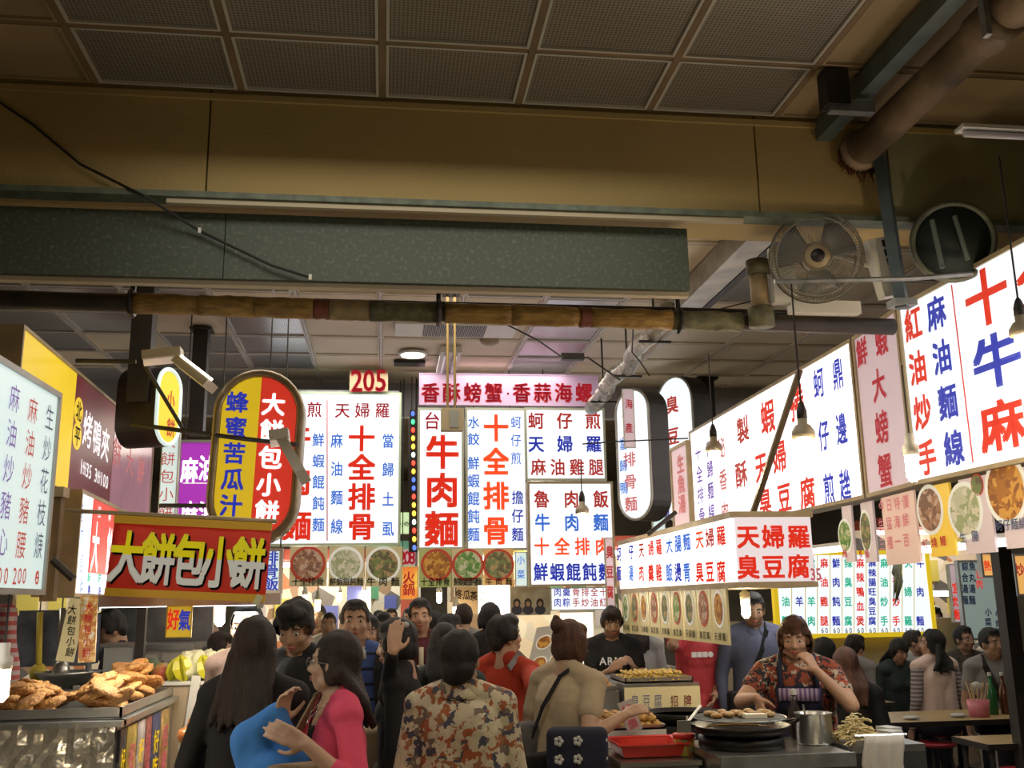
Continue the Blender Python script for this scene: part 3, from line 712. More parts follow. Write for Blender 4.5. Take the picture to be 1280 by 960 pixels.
t = signboard('crab_banner_sign', 'long lilac banner reading crispy crab and garlic conch in dark red at top centre', fr, m_lilac, m_lilac, [
    run('香酥螃蟹', (538, 491), (617, 491), .17, .19, 'darkred', .05), run('·', (635, 492), (635, 492), .05, .05, 'darkred', .02),
    run('香蒜海螺', (652, 491), (730, 491), .17, .19, 'darkred', .05)], depth=.03, border=.006)
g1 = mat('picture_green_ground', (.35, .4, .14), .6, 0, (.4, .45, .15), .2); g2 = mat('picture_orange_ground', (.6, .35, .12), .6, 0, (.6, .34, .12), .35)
for x0, x1, cx, rim, fm, bk, txt, lab in ((524, 564, 546, rim_r, fd4, g1, '十全排骨', 'photo card of a fried cutlet in a red bowl below the beef noodle sign'),
        (565, 604, 585, rim_r, fd5, m_cream, '鮮蝦餛飩麵', 'photo card of pale dumplings and greens, middle one below the ribs sign'), (605, 642, 623, rim_r, fd3, g2, '牛肉麵', 'photo card of dark noodles with greens at the right below the ribs sign')):
    fr = frame_y(x0, 686, x1, 734, 8.78)
    pictures('menu_photo_card', lab, fr, bk, [(cx, 706, (.14, .14), rim, fm)], [run(txt, (x0+6, 727), (x1-6, 727), .06, .075, 'black')])
fr = frame_y(644, 690, 659, 733, 8.7); signboard('narrow_sign', 'narrow bluish white sign squeezed left of the braised pork rice sign', fr, litsoft, alug, [run('小菜', (651, 700), (651, 718), .07, .08, 'lightblue')], depth=.03, border=.006)

# LED string and 208
x = P(516, 600, 9.3).x; t = thing('led_string_sign', 'vertical string of coloured LED dots in the gap between the two central menus', 'sign', (x, 9.3, 2.2))
a = P(516, 512, 9.3); b = P(518, 690, 9.3)
MB().box((a+b)/2+V((0, .03, 0)), (.08, .03, a.z-b.z)).build('backing', darkmetal, t)
ledm = [mat('led_'+n, c, .4, 0, c, 3) for n, c in (('red', (1, .05, .03)), ('amber', (1, .55, .05)), ('white', (.9, 1, .9)), ('blue', (.05, .1, .5)), ('green', (.05, .5, .2)))]
seq = [3, 4, 0, 1, 1, 2, 0, 1, 3, 3, 0, 1, 1, 2, 0, 1, 3]
for i, s_ in enumerate(seq): MB().ell(a.lerp(b, (i+.5)/len(seq)), (.018, .015, .026), None, 8, 5).build('led', ledm[s_], t)
fr = frame_y(496, 686, 522, 707, 9.45)
signboard('stall_number_sign', 'small pink plate reading 208 in the gap behind the LED string', fr, litpink2, alug, [run('208', (503, 697), (515, 697), .09, .12, 'darkred', .04)], depth=.03, border=.006)
fr = frame_y(500, 708, 523, 750, 9.4)
signboard('flame_sign', 'orange and yellow sign below the stall number plate at centre', fr, ramp_mat('flame_print', 'noise', 5, [(0, (.7, .06, .02)), (.5, (.8, .3, .05)), (.6, (.85, .6, .1))], .5, es=.6, interp='LINEAR'), alug, [run('火鍋', (511, 722), (511, 737), .12, .12, 'darkred')], depth=.03, border=.006)
fr = frame_y(500, 640, 513, 668, 11); signboard('green_notice_sign', 'small pale green notice far back in the central gap', fr, mat('pale_green_lit', (.6, .8, .5), .4, 0, (.6, .8, .45), .8), alug, [run('小吃', (503, 655), (509, 655), .06, .06, 'black')], depth=.03, border=.006)

# ---- right: oval boxes seen edge-on, big sign row
def stadium(w_, h_, n=14, inset=0):
    r = w_/2-inset; pts = []
    for k in range(n+1): a = math.pi*k/n; pts.append((w_/2+r*math.cos(a), h_-w_/2+r*math.sin(a)))
    for k in range(n+1): a = math.pi+math.pi*k/n; pts.append((w_/2+r*math.cos(a), w_/2+r*math.sin(a)))
    return pts
def oval(name, label, fr, depth, facem, rim, runs, body=None, split=None, rimw=.022):
    t = thing(name, label, 'sign', fr.pt(fr.w/2, 0))
    o = MB().prism(stadium(fr.w, fr.h), depth, fr.pt(0, 0, 0), fr.U, fr.W, fr.N).build('housing', body or darkmetal, t)
    # rim
    pts = [fr.pt(u, v, .004) for u, v in stadium(fr.w, fr.h, 14, rimw/2)]
    MB().tube(pts, rimw/2, 8, closed=True).build('rim', rim, t, True)
    pin = stadium(fr.w, fr.h, 14, rimw)
    if split:
        for s_, m, nm in ((0, split[0], 'left_panel'), (1, split[1], 'right_panel')):
            pp = [(min(u, fr.w*.5) if s_ == 0 else max(u, fr.w*.5), v) for u, v in pin]
            MB().add([fr.pt(u, v, .006) for u, v in pp], [tuple(range(len(pp)))]).build(nm, m, t)
    else: MB().add([fr.pt(u, v, .006) for u, v in pin], [tuple(range(len(pin)))]).build('face', facem, t)
    lettering(fr, runs, t, .010)
    return t
gold = mat('brushed_tan_rim', (.36, .30, .2), .35, .5, var=.35, vscale=8)
fr = frame_y(262, 462, 377, 682, 5.6, math.radians(-2))
oval('oval_lightbox', 'yellow and red oval light box reading honey bitter melon juice and big pancake', fr, .14, None, gold, [
    run('蜂蜜苦瓜汁', (297, 503), (289, 632), .125, .125, 'blue', .045), run('大餅包小餅', (342, 506), (334, 640), .135, .135, 'white', .055)], gold, (m_yel, m_redf), .045)
# two white ovals at right, facing along the aisle
fr = frame_ab((1.90, 7.3), (2.05, 6.85), 2.16, 3.35); 
A = P(771, 560, 7.5); B = P(812, 560, 6.7)
fr = frame_ab((A.x, 7.5), (A.x+.19, 7.18), P(771, 652, 7.4).z, P(790, 484, 7.3).z)
oval('oval_lightbox', 'narrow white oval light box seen nearly edge-on, left of the pair at right', fr, .2, litwhite, alu, [run('十全排骨麵', (786, 520), (790, 630), .14, .12, 'fadedred', .03), run('當歸鴨', (780, 555), (781, 610), .09, .1, 'lightblue')], darkmetal)
A = P(823, 560, 8.95)
fr = frame_ab((A.x, 8.95), (A.x+.20, 8.45), P(823, 655, 8.9).z, P(835, 470, 8.7).z)
oval('oval_lightbox', 'white oval light box with red and blue columns beside the dark square post', fr, .2, litwhite, alu, [run('臭豆腐', (841, 506), (843, 585), .19, .17, 'brownred', .04), run('天婦羅麵', (829, 522), (831, 640), .17, .18, 'blue', .04)], darkmetal)
fr = frame_y(779, 486, 793, 560, 7.15)
signboard('narrow_sign', 'thin lilac vertical strip hanging in front of the left white oval', fr, litpink, alug, [run('海產', (786, 505), (786, 535), .06, .08, 'darkred')], depth=.02, border=.004)
fr = frame_ab((P(840, 600, 6.6).x, 6.6), (P(862, 600, 6.2).x, 6.2), P(840, 662, 6.6).z, P(850, 556, 6.4).z)
signboard('pink_side_sign', 'narrow pink sign with blurred red column at the left end of the long right sign', fr, litpink2, tanframe, [run('生魚湯', (851, 580), (853, 630), .17, .13, 'fadedred', .05)], depth=.02)
fr = frame_y(814, 576, 830, 665, 8.0); signboard('narrow_sign', 'white strip with blue column seen between the two white ovals', fr, litsoft, alug, [run('魯肉飯', (822, 595), (823, 640), .09, .1, 'blue', .04)], depth=.03, border=.006)

# the long row: far panel, pink panel, near panel (front edges fitted to one plane each)
zt_, zb_ = 3.07, 2.17
def rowframe(xl, ytl, ybl, xr, ytr, ybr, zt=3.07):
    a = Z(xl, ytl, zt); b = Z(xr, ytr, zt); return frame_ab((a.x, a.y), (b.x, b.y), 2.17, zt)
frC = rowframe(862, 540, 652, 1064, 423, 628)
signboard('long_row_lightbox', 'long white light box in the right row listing shrimp rolls, tempura and stinky tofu', frC, litwarm, tanframe, [
    run('十全排骨', (873, 567), (878, 645), .17, .15, 'purple', .03), run('當歸麵線', (887, 560), (890, 640), .16, .15, 'purple', .03),
    run('秘香肉', (902, 560), (907, 640), .19, .17, 'fadedred', .03), run('製酥', (929, 537), (927, 593), .26, .2, 'brownred', .04),
    run('蝦', (960, 521), (960, 521), .26, .24, 'red', .04), run('天', (952, 584), (952, 584), .24, .22, 'red', .04), run('捲', (997, 503), (997, 503), .22, .24, 'red', .04),
    run('婦', (975, 571), (975, 571), .24, .22, 'red', .04), run('臭', (957, 627), (957, 627), .24, .2, 'red', .04), run('豆', (981, 622), (981, 622), .24, .2, 'red', .04), run('腐', (1010, 616), (1010, 616), .24, .2, 'red', .04),
    run('蚵仔煎', (1024, 479), (1037, 611), .15, .19, 'blue', .035), run('鼎邊趖', (1048, 467), (1057, 606), .14, .19, 'blue', .035)], depth=.14)
frB = rowframe(1066, 422, 628, 1121, 384, 616)
signboard('giant_crab_sign', 'dim pink panel with dark red fresh shrimp and giant crab characters in the right row', frB, litpink, tanframe, [
    run('鮮', (1078, 440), (1078, 440), .15, .16, 'darkred', .04), run('蝦', (1102, 424), (1102, 424), .15, .18, 'darkred', .04), run('大螃蟹', (1099, 481), (1107, 588), .17, .18, 'darkred', .035)], depth=.14)
a = Z(1122, 383, zt_); b_ = Z(1280, 297, zt_); b_ = a+(b_-a)*1.6
frA = frame_ab((a.x, a.y), (b_.x, b_.y), zb_, zt_)
signboard('noodle_lightbox', 'largest white light box at the right edge with red cross-shaped and blue ox characters', frA, litwhite, tanframe, [
    run('紅油炒手', (1142, 405), (1160, 572), .15, .17, 'red', .045), run('麻油麵線', (1171, 391), (1193, 560), .15, .165, 'blue', .045),
    run('十', (1233, 371), (1233, 371), .30, .26, 'red', .05), run('牛', (1246, 450), (1246, 450), .33, .24, 'blue', .05), run('麻', (1253, 531), (1253, 531), .30, .22, 'red', .05),
    run('全肉油', (1303, 345), (1318, 520), .30, .24, 'red', .05)],
    segs=[([((1190, 356), (1217, 578))], 'red', .01)], depth=.14)
# cards hanging below
def hung(px0, px1, y0, y1, fr0, back, bowls, text, label):
    u0, v1 = fr0.uv(px0, y0); u1, v0 = fr0.uv(px1, y1)
    v1 = -.012; fr = Frame(fr0.pt(u0, v0, -.03), fr0.U, u1-u0, v1-v0)
    return pictures('hanging_photo_card', label, fr, back, bowls, text, hang=True)
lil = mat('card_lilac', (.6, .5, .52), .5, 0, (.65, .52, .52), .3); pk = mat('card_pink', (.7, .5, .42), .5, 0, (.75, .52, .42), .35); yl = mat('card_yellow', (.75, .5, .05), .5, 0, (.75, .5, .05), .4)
ex = frC.w
hung(1046, 1063, 640, 702, frC, lil, [(1057, 670, (.09, .1), rim_w, fd5)], [run('麵', (1057, 692), (1057, 692), .06, .05, 'darkred')], 'lilac photo card with an oval plate of greens under the long right sign')
hung(1069, 1090, 634, 702, frB, lil, [(1083, 664, (.08, .12), rim_w, fd3)], [run('鴨麵', (1077, 692), (1085, 692), .05, .05, 'darkred')], 'lilac photo card with a plate of dark greens under the pink crab panel')
hung(1093, 1143, 612, 703, frB, pk, [], [run('今日特價', (1103, 633), (1133, 627), .07, .07, 'fadedred', .02), run('生猛海鮮', (1103, 656), (1133, 650), .07, .07, 'fadedred', .02), run('三種一百', (1104, 680), (1134, 675), .07, .07, 'fadedred', .02)], 'handwritten pink price card under the giant crab panel')
hung(1148, 1188, 605, 694, frA, yl, [(1163, 637, (.11, .12), rim_w, fd1)], [run('紅燒鰻', (1158, 680), (1180, 676), .05, .05, 'darkred')], 'yellow photo card with a round bowl of clams under the biggest sign')
hung(1190, 1237, 600, 690, frA, lil, [(1207, 638, (.13, .13), rim_w, fd2), (1222, 606, (.045, .05), rim_r, fd3)], [run('生腸', (1205, 672), (1220, 670), .05, .05, 'slate')], 'lilac photo card with a white bowl and a small red dish near the right edge')
hung(1239, 1300, 592, 682, frA, lil, [(1258, 612, (.14, .15), rim_w, fd4)], [run('蚵仔麵線', (1250, 657), (1280, 654), .05, .05, 'slate')], 'lilac photo card with noodles in a white bowl cut by the right edge')

# tempura box: end facing the viewer and long face along the aisle
zb, zt = 1.72, 2.07; xL, xR = 1.79, 2.22; y0, y1 = 4.95, 7.5
t = thing('tempura_sign_box', 'long box sign over the right stall with red tempura and stinky tofu end panel', 'sign', ((xL+xR)/2, y0, zb))
MB().span((xL+.012, y0+.012, zb), (xR, y1, zt)).build('housing', tanframe, t)
frE = Frame((xL, y0, zb), (1, 0, 0), xR-xL, zt-zb); frL = Frame((xL, y1, zb), (0, -1, 0), y1-y0, zt-zb)
MB().box(frE.pt(frE.w/2, frE.h/2, -.002), (frE.w-.02, .02, frE.h-.02)).build('end_panel', mat('lilac_white_panel', (.5, .47, .5), .4, 0, (.85, .78, .84), .62), t)
MB().span((xL-.004, y0+.01, zb+.012), (xL+.012, y1-.01, zt-.012)).build('side_panel', litwarm, t)
MB().span((xL-.012, y0-.008, zt-.012), (xR+.006, y1, zt+.02)).span((xL-.012, y0-.008, zb-.02), (xR+.006, y1, zb+.008)).build('edge_trim', tanframe, t)
lettering(frE, [run('天婦羅', (934, 671), (997, 671), .125, .125, 'red', .055), run('臭豆腐', (934, 709), (997, 708), .125, .125, 'red', .055), run('35', (1015, 718), (1022, 718), .045, .06, 'fadedred', .04)], t, .012)
rl = []
for i, (x, s1, s2, c1, c2) in enumerate(((775, '蚵', '麵', 'blue', 'blue'), (790, '仔', '湯', 'blue', 'lightblue'), (803, '天', '肉', 'brownred', 'red'), (815, '婦', '羹', 'red', 'red'), (825, '羅', '雞', 'red', 'red'),
        (838, '大', '飯', 'lightblue', 'lightblue'), (849, '腸', '燙', 'lightblue', 'blue'), (860, '麵', '青', 'lightblue', 'lightblue'), (876, '天', '臭', 'orange', 'red'), (889, '婦', '豆', 'brownred', 'red'), (903, '羅', '腐', 'red', 'red'))):
    rl += [run(s1, (x, 694-(x-768)*.18), (x, 694-(x-768)*.18), .15, .11, c1, .04), run(s2, (x, 717-(x-768)*.02), (x, 717-(x-768)*.02), .15, .12, c2, .04)]
lettering(frL, rl, t, .008)
# photo strips hanging under the long face
cards = [fd5, fd3, fd4, fd1, fd3, fd5, fd3, fd1, fd4]
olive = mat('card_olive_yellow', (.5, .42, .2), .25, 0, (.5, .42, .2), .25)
names9 = ['a leek dish', 'green herbs', 'orange soup', 'a red bowl', 'pale broth', 'a wide red bowl', 'dark greens', 'a grey round dish', 'brown fritters']
for i in range(9):
    ya = 7.46-i*.262
    fr = Frame((xL, ya, 1.41), (0, -1, 0), .245, .30)
    q = 'glossy photo strip of %s, ' % names9[i]+('farthest' if i == 0 else '%s from far end' % ['', 'second', 'third', 'fourth', 'fifth', 'sixth', 'seventh', 'eighth', 'last'][i])+', under price board'
    t = pictures('hanging_photo_strip', q, fr, olive, [((.122, .185), None, (.085, .1), rim_r if i % 2 else rim_w, cards[i])], None, hang=True)
    lettering(fr, [run('臭豆腐' if i % 2 else '天婦羅', (.06, .04), (.19, .04), .05, .045, 'black')], t, .006, 'uv')
fr = frame_y(759, 742, 774, 795, 7.62)
pictures('hanging_photo_strip', 'green edged photo strip hanging separately left of the long row of strips', fr, mat('card_leaf_green', (.2, .25, .1), .4, 0, (.2, .25, .1), .08), [(767, 765, (.03, .09), rim_w, fd5)], None, hang=True)
fr = frame_y(757, 672, 768, 768, 7.56)
signboard('pink_side_sign', 'narrow pink end panel at the far left of the long price board', fr, litpink2, tanframe, [run('臭豆腐', (762, 690), (762, 740), .06, .1, 'brownred', .04)], depth=.03, border=.006)

# ---- left side signs
fl = lambda xl, ytl, xr, ytr, zt, zb: (lambda a, b: frame_ab((a.x, a.y), (b.x, b.y), zb, zt))(Z(xl, ytl, zt), Z(xr, ytr, zt))
a = Z(75, 492, 2.45); fr = frame_ab((a.x-.02, 2.7), (a.x, a.y), 1.70, 2.45)
signboard('menu_lightbox', 'pale bluish white light box at the left edge with thin handwritten stir-fry columns', fr, litsoft, alu, [
    run('生炒花枝焿', (61, 522), (47, 682), .085, .10, 'slate', .0), run('60', (45, 722), (45, 722), .06, .05, 'brownred', .01),
    run('麻油炒豬腰', (40, 513), (25, 681), .09, .10, 'brownred', .0), run('200', (17, 720), (29, 720), .05, .055, 'brownred', .01),
    run('麻油炒豬心', (17, 498), (2, 677), .09, .10, 'purple', .0), run('00', (-2, 720), (6, 720), .05, .055, 'brownred', .01)], depth=.16)
fr = fl(28, 405, 192, 545, 3.06, 2.31)
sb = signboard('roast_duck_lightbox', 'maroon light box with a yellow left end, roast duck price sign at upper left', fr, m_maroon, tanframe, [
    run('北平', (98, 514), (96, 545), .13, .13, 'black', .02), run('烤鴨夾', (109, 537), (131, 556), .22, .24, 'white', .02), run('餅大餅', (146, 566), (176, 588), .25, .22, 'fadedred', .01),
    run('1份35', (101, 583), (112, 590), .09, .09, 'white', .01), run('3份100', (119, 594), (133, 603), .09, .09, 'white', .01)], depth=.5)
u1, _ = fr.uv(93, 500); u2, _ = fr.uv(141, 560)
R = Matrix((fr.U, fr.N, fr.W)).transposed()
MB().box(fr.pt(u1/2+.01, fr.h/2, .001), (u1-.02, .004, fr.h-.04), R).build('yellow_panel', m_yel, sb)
MB().box(fr.pt((u2+fr.w)/2, fr.h/2, .001), (fr.w-u2-.03, .004, fr.h-.04), R).build('glare_panel', m_maroon_glare, sb)  # washed-out sheen over the maroon, painted as a paler glowing panel
mb = MB()
for px, py in ((98, 514), (96, 545)):
    u, v = fr.uv(px, py); mb.add([fr.pt(u+.10*math.cos(a), v+.085*math.sin(a), .002) for a in [k*math.pi/12 for k in range(24)]], [tuple(range(24))])
mb.build('yellow_roundel', m_yel, sb)
# dragonfly-like black ornament on the yellow panel
q = P(55, 470, 4.9)
# red pancake sign behind the banner
fr = fl(101, 611, 160, 640, 2.28, 1.71)
sb = signboard('pancake_lightbox', 'red and white pancake sign seen obliquely, half covered by the hanging red banner', fr, mat('backlit_white_soft', (.8, .85, .9), .4, 0, (.85, .9, .95), .9), tanframe, None, depth=.2)
u0, v0 = fr.uv(110, 705); u1, v1 = fr.uv(159, 640); R = Matrix((fr.U, fr.N, fr.W)).transposed()
MB().box(fr.pt((u0+fr.w)/2, fr.h*.6, .003), (fr.w-u0-.03, .006, fr.h*.72), R).build('red_panel', m_redf, sb)
lettering(fr, [run('大餅', (118, 684), (136, 690), .2, .3, 'white', .05), run('招牌', (123, 640), (136, 645), .08, .07, 'white', .02), run('豬肉餡餅', (101, 640), (100, 735), .07, .12, 'lightblue', .0), run('酥餅香', (110, 722), (135, 722), .08, .06, 'green', .03), run('蔥油餅', (110, 738), (135, 738), .08, .06, 'blue', .03)], sb, .006)
# purple sign and the strips behind it
fr = frame_y(221, 550, 275, 655, 7.2)
signboard('purple_lightbox', 'purple light box with white sesame oil characters behind the oval sign', fr, m_purple, alu, [
    run('麻油', (237, 588), (259, 585), .12, .19, 'white', .05), run('麻油', (237, 640), (259, 640), .12, .16, 'white', .05)], segs=[([((224, 555), (222, 650)), ((229, 604), (262, 604))], 'white', .008)], depth=.08)
fr = frame_y(200, 540, 222, 655, 6.9)
signboard('narrow_sign', 'pale strip with a thin dark red column left of the purple sign', fr, litsoft, alug, [run('大餅包小餅', (211, 552), (207, 640), .10, .1, 'brownred', .0)], depth=.05, border=.006)
A = P(194, 500, 6.4); B = P(221, 500, 6.4)
fr = frame_ab((A.x, 6.4), (A.x+.10, 6.68), P(205, 560, 6.6).z, P(205, 462, 6.6).z)
oval('oval_lightbox', 'narrow yellow oval light box seen edge-on beside the left dark post', fr, .28, None, litsoft, [run('小餅', (212, 500), (212, 535), .1, .13, 'brownred', .02)], darkmetal, (m_yel, m_yel), .03)
fr = frame_y(322, 685, 353, 742, 6.2)
signboard('small_menu_lightbox', 'small pale blue sign with blue rib rice characters right of the red banner', fr, litsoft, alu, [run('排骨飯', (339, 697), (339, 730), .09, .085, 'blue', .03)], depth=.06)
# the red hanging banner with two-tone lettering
def banner():
    a = P(136, 694, 4.8); c = P(236, 699, 4.8); Y = 4.8; tl = math.radians(-3.3)
    fr = frame_y(137, 649, 336, 749, Y, tl)
    t = thing('hanging_banner', 'red cloth banner with yellow and white pancake lettering and gold hems', 'banner', fr.pt(fr.w/2, fr.h)); 
    R = Matrix((fr.U, fr.N, fr.W)).transposed()
    mb = MB(); nx = 20
    for i in range(nx+1):
        for j in range(5): mb.v.append(fr.pt(fr.w*i/nx, fr.h*j/4, .004*math.sin(i*.8)+.003*math.sin(j+i*.3)))
    mb.f = [(i*5+j, (i+1)*5+j, (i+1)*5+j+1, i*5+j+1) for i in range(nx) for j in range(4)]; mb.mi = [0]*len(mb.f)
    o = mb.build('cloth', m_banner, t, True); s = o.modifiers.new('s', 'SOLIDIFY'); s.thickness = .006
    MB().box(fr.pt(fr.w/2, fr.h-.018, .004), (fr.w, .018, .036), R).box(fr.pt(fr.w/2, .018, .004), (fr.w, .018, .036), R).build('hem', m_gold, t)
    MB().cone(fr.pt(-.25, fr.h+.01, 0), fr.pt(fr.w+.02, fr.h+.01, 0), .010, n=8).build('rod', tanframe, t)
    MB().box(fr.pt(fr.w-.03, .01, .02), (.03, .01, .05), R @ Matrix.Rotation(.4, 3, 'Y')).build('tape', mat('cream_tape', (.6, .6, .4), .6), t)
    tmp = {}
    for (ch, px, py) in (('大', 159.5, 696), ('餅', 198.6, 698.6), ('包', 237.6, 700.7), ('小', 274.5, 702.5), ('餅', 311, 704)):
        u, v = fr.uv(px, py)
        for (dx, dy, m, lift, bold) in ((.007, -.007, 'black', .012, .085), (0, 0, 'two', .02, .045)):
            vs, fs = glyph(ch, bold)
            bmm = bmesh.new(); bv = [bmm.verts.new(q) for q in vs]
            for f in fs:
                try: bmm.faces.new([bv[i] for i in f])
                except ValueError: pass
            halves = (('paleyellow', 1), ('paintwhite', -1)) if m == 'two' else (('black', 0),)
            for colr, sg in halves:
                b2 = bmm.copy()
                if sg: bmesh.ops.bisect_plane(b2, geom=b2.verts[:]+b2.edges[:]+b2.faces[:], plane_co=(0, .04, 0), plane_no=(0, sg, 0), clear_inner=True)
                b2.verts.ensure_lookup_table(); b2.verts.index_update()
                tmp.setdefault(colr, MB()).add([fr.pt(u+dx+q.co.x*.155, v+dy+q.co.y*.245, lift) for q in b2.verts], [tuple(vv.index for vv in f.verts) for f in b2.faces]); b2.free()
            bmm.free()
    for colr, mb in tmp.items():
        o = mb.build('lettering', INK[colr], t); o['kind'] = 'stuff'; o['label'] = INKNAME[colr]+(' shadow' if colr == 'black' else ' half')+' of the characters'
banner()
fr = frame_y(208, 757, 240, 797, 4.9)
signboard('small_yellow_sign', 'small yellow card with red and blue characters hanging below the red banner', fr, mat('yellow_card', (.75, .55, .03), .5, 0, (.75, .5, .03), .35), mat('yellow_card_edge', (.7, .5, .03), .5), [run('好', (217, 774), (217, 774), .055, .10, 'red', .04), run('氣', (231, 775), (231, 775), .055, .10, 'blue', .04)], depth=.01, border=.004)
# pair of hanging paper strips by the left stall
for (x0, x1, y0_, y1_, lb, cc) in ((78, 100, 748, 827, 'white paper strip with small print hanging left of the pair under the red sign', None), (99, 120, 745, 828, 'orange and white photo strip hanging right of the pair under the red sign', 1)):
    fr = frame_y(x0, y0_, x1, y1_, 4.35, math.radians(-8 if cc is None else 2))
    pictures('hanging_photo_strip', lb, fr, m_cream if cc is None else ramp_mat('orange_print', 'noise', 30, [(0, (.5, .2, .05)), (.5, (.7, .45, .15)), (.6, (.75, .7, .6))], .4, es=.15), [], [run('大餅包小餅', ((x0+x1)/2+2, y0_+14), ((x0+x1)/2-1, y1_-12), .035, .04, 'darkred' if cc else 'black', .01)], hang=True)
# wooden side pillar of the stall
t = thing('plywood_panel', 'brown plywood side panel between the pale left menu and the pancake sign', 'panel', (-1.5, 4.6, 1.7))
a = P(66, 680, 4.2); b = P(104, 680, 4.6)
MB().span((a.x-.05, 4.25, 1.68), (b.x, 4.30, 2.11)).build('board', mat('brown_plywood', (.22, .14, .07), .7, var=.4, vscale=4, stretch=(8, 1, 1)), t); MB().span((a.x-.05, 4.24, 2.1), (b.x+.01, 4.32, 2.14)).build('top_rail', tanframe, t)
MB().tube([P(66, 700, 4.2), P(92, 724, 4.2)], .016, 6).build('latch', darkmetal, t)
# yellow framed menu at the right back
fr = frame_y(967, 688, 1166, 797, 9.6)
cols = [(982, '什錦油麵', 'green'), (999, '鮮肉羊雞', 'blue'), (1014, '當歸羊肉', 'green'), (1030, '麻油雞腿', 'red'), (1045, '鮮肉飩麵', 'blue'), (1060, '辣臭豆腐', 'green'), (1075, '麻辣鴨血煲', 'red'), (1090, '麻辣腸旺臭豆腐', 'blue'), (1105, '麻油炒手', 'green'), (1120, '紅油炒手', 'red'), (1135, '天婦羅', 'green'), (1150, '牛肉麵', 'blue')]
signboard('yellow_framed_menu', 'wide white menu board with yellow frame above the seated diners at right', fr, litwarm if False else litwhite, m_yel, [run(tx, (x, 704), (x, 776), .085, .10 if len(tx) < 6 else .085, c, .04) for x, tx, c in cols]+[run('60', (x-2, 788), (x+3, 788), .04, .05, 'slate', .02) for x, _, _ in cols[3:]],
    segs=[([((x+7.5, 692), (x+7.5, 792)) for x, _, _ in cols[:-1]], 'yellow', .008)], border=.045, depth=.06)
fr = frame_y(1189, 705, 1202, 778, 9.4); signboard('narrow_sign', 'glowing vertical sign with red characters between the two right back menus', fr, litpink2, alu, [run('宜炒麵', (1195, 735), (1197, 768), .09, .11, 'red', .05)], depth=.05, border=.005)
fr = frame_y(1201, 700, 1262, 800, 9.2)
signboard('grey_menu_board', 'dull grey green menu board with dark columns at the far right', fr, mat('dull_green_board', (.3, .38, .36), .5, 0, (.3, .38, .35), .4), alu, [run('綜合湯麵', (1206, 708), (1206, 750), .07, .09, 'slate', .04), run('魚丸湯麵', (1215, 708), (1215, 750), .07, .09, 'slate', .04), run('滷肉', (1224, 718), (1224, 730), .08, .09, 'red', .02), run('牛肉湯', (1248, 768), (1248, 790), .07, .08, 'slate', .04), run('小菜湯', (1235, 765), (1235, 790), .07, .08, 'slate', .04)], depth=.05)
fr = frame_y(1268, 692, 1300, 745, 8.6); signboard('orange_lit_sign', 'orange lit panel at the right edge behind the brown post', fr, mat('orange_lit', (.7, .35, .1), .5, 0, (.8, .42, .12), .8), alu, [run('炒', (1274, 712), (1274, 712), .1, .12, 'darkred', .03)], depth=.05)
fr = frame_y(1226, 690, 1256, 722, 8.4); signboard('orange_lit_sign', 'small orange lit panel in front of the grey green menu board', fr, mat('orange_lit', (.7, .35, .1), .5), alu, [run('熱炒', (1234, 707), (1248, 705), .07, .1, 'red', .03)], depth=.05)
# photographs and glaring menu under the central signs
fr = frame_y(638, 733, 688, 769, 8.95)
t = pictures('group_photo_poster', 'poster photograph of three dark haired people under the central menus', fr, ramp_mat('poster_tan_print', 'noise', 6, [(0, (.18, .1, .05)), (.5, (.35, .28, .18)), (.65, (.45, .42, .3))], .5, interp='LINEAR', es=.15), [], None)
mb = MB(); mf = MB(); mh = MB()
for px in (646, 660, 675):
    u, v = fr.uv(px, 754)
    disc = lambda cx, cy, a_, b__, l: ([fr.pt(cx+a_*math.cos(k*math.pi/8), cy+b__*math.sin(k*math.pi/8), l) for k in range(16)], [tuple(range(16))])
    mb.add(*disc(u, .045, .05, .04, .003)); mh.add(*disc(u, v, .034, .042, .004)); mf.add(*disc(u, v-.006, .019, .024, .005))
mb.build('printed_clothes', mat('print_dark_blue', (.03, .03, .06), .5), t); mh.build('printed_hair', mat('print_black', (.02, .015, .01), .5), t); mf.build('printed_face', mat('print_skin', (.4, .25, .17), .5), t)
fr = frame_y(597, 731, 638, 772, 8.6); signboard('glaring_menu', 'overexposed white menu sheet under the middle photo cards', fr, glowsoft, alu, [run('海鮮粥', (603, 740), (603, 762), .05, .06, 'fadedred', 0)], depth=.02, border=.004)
fr = frame_y(568, 733, 597, 768, 9.1); signboard('handwritten_sign', 'tan sheet with black handwritten characters behind the crowd at centre', fr, m_kraft, alu, [run('冬瓜茶', (574, 743), (592, 745), .07, .09, 'black', .02)], depth=.02, border=.004)

# ------------------------------------------------------------------ people
SKIN = [mat('skin_light', (.52, .33, .23), .5, var=.12, vscale=5, bump=.05), mat('skin_tan', (.42, .25, .16), .5, var=.15, vscale=5, bump=.05), mat('skin_warm', (.48, .28, .18), .5, var=.12, vscale=5, bump=.05)]
HAIR = {'black': mat('hair_black', (.010, .008, .008), .62, var=.5, vscale=5, bump=.5, bscale=60, stretch=(6, 6, .5)), 'brown': mat('hair_dark_brown', (.024, .010, .006), .62, var=.6, vscale=5, bump=.6, bscale=60, stretch=(6, 6, .5)),
        'auburn': mat('hair_auburn', (.10, .035, .015), .62, var=.6, vscale=5, bump=.6, bscale=60, stretch=(6, 6, .5)), 'grey': mat('hair_greying', (.05, .045, .04), .62, var=.6, vscale=5, bump=.5, bscale=60, stretch=(6, 6, .5))}
m_eye = mat('eye_white', (.6, .57, .53), .25); m_iris = mat('iris_dark', (.015, .01, .008), .2); m_lip = mat('lips', (.38, .11, .09), .45); m_brow = HAIR['black']
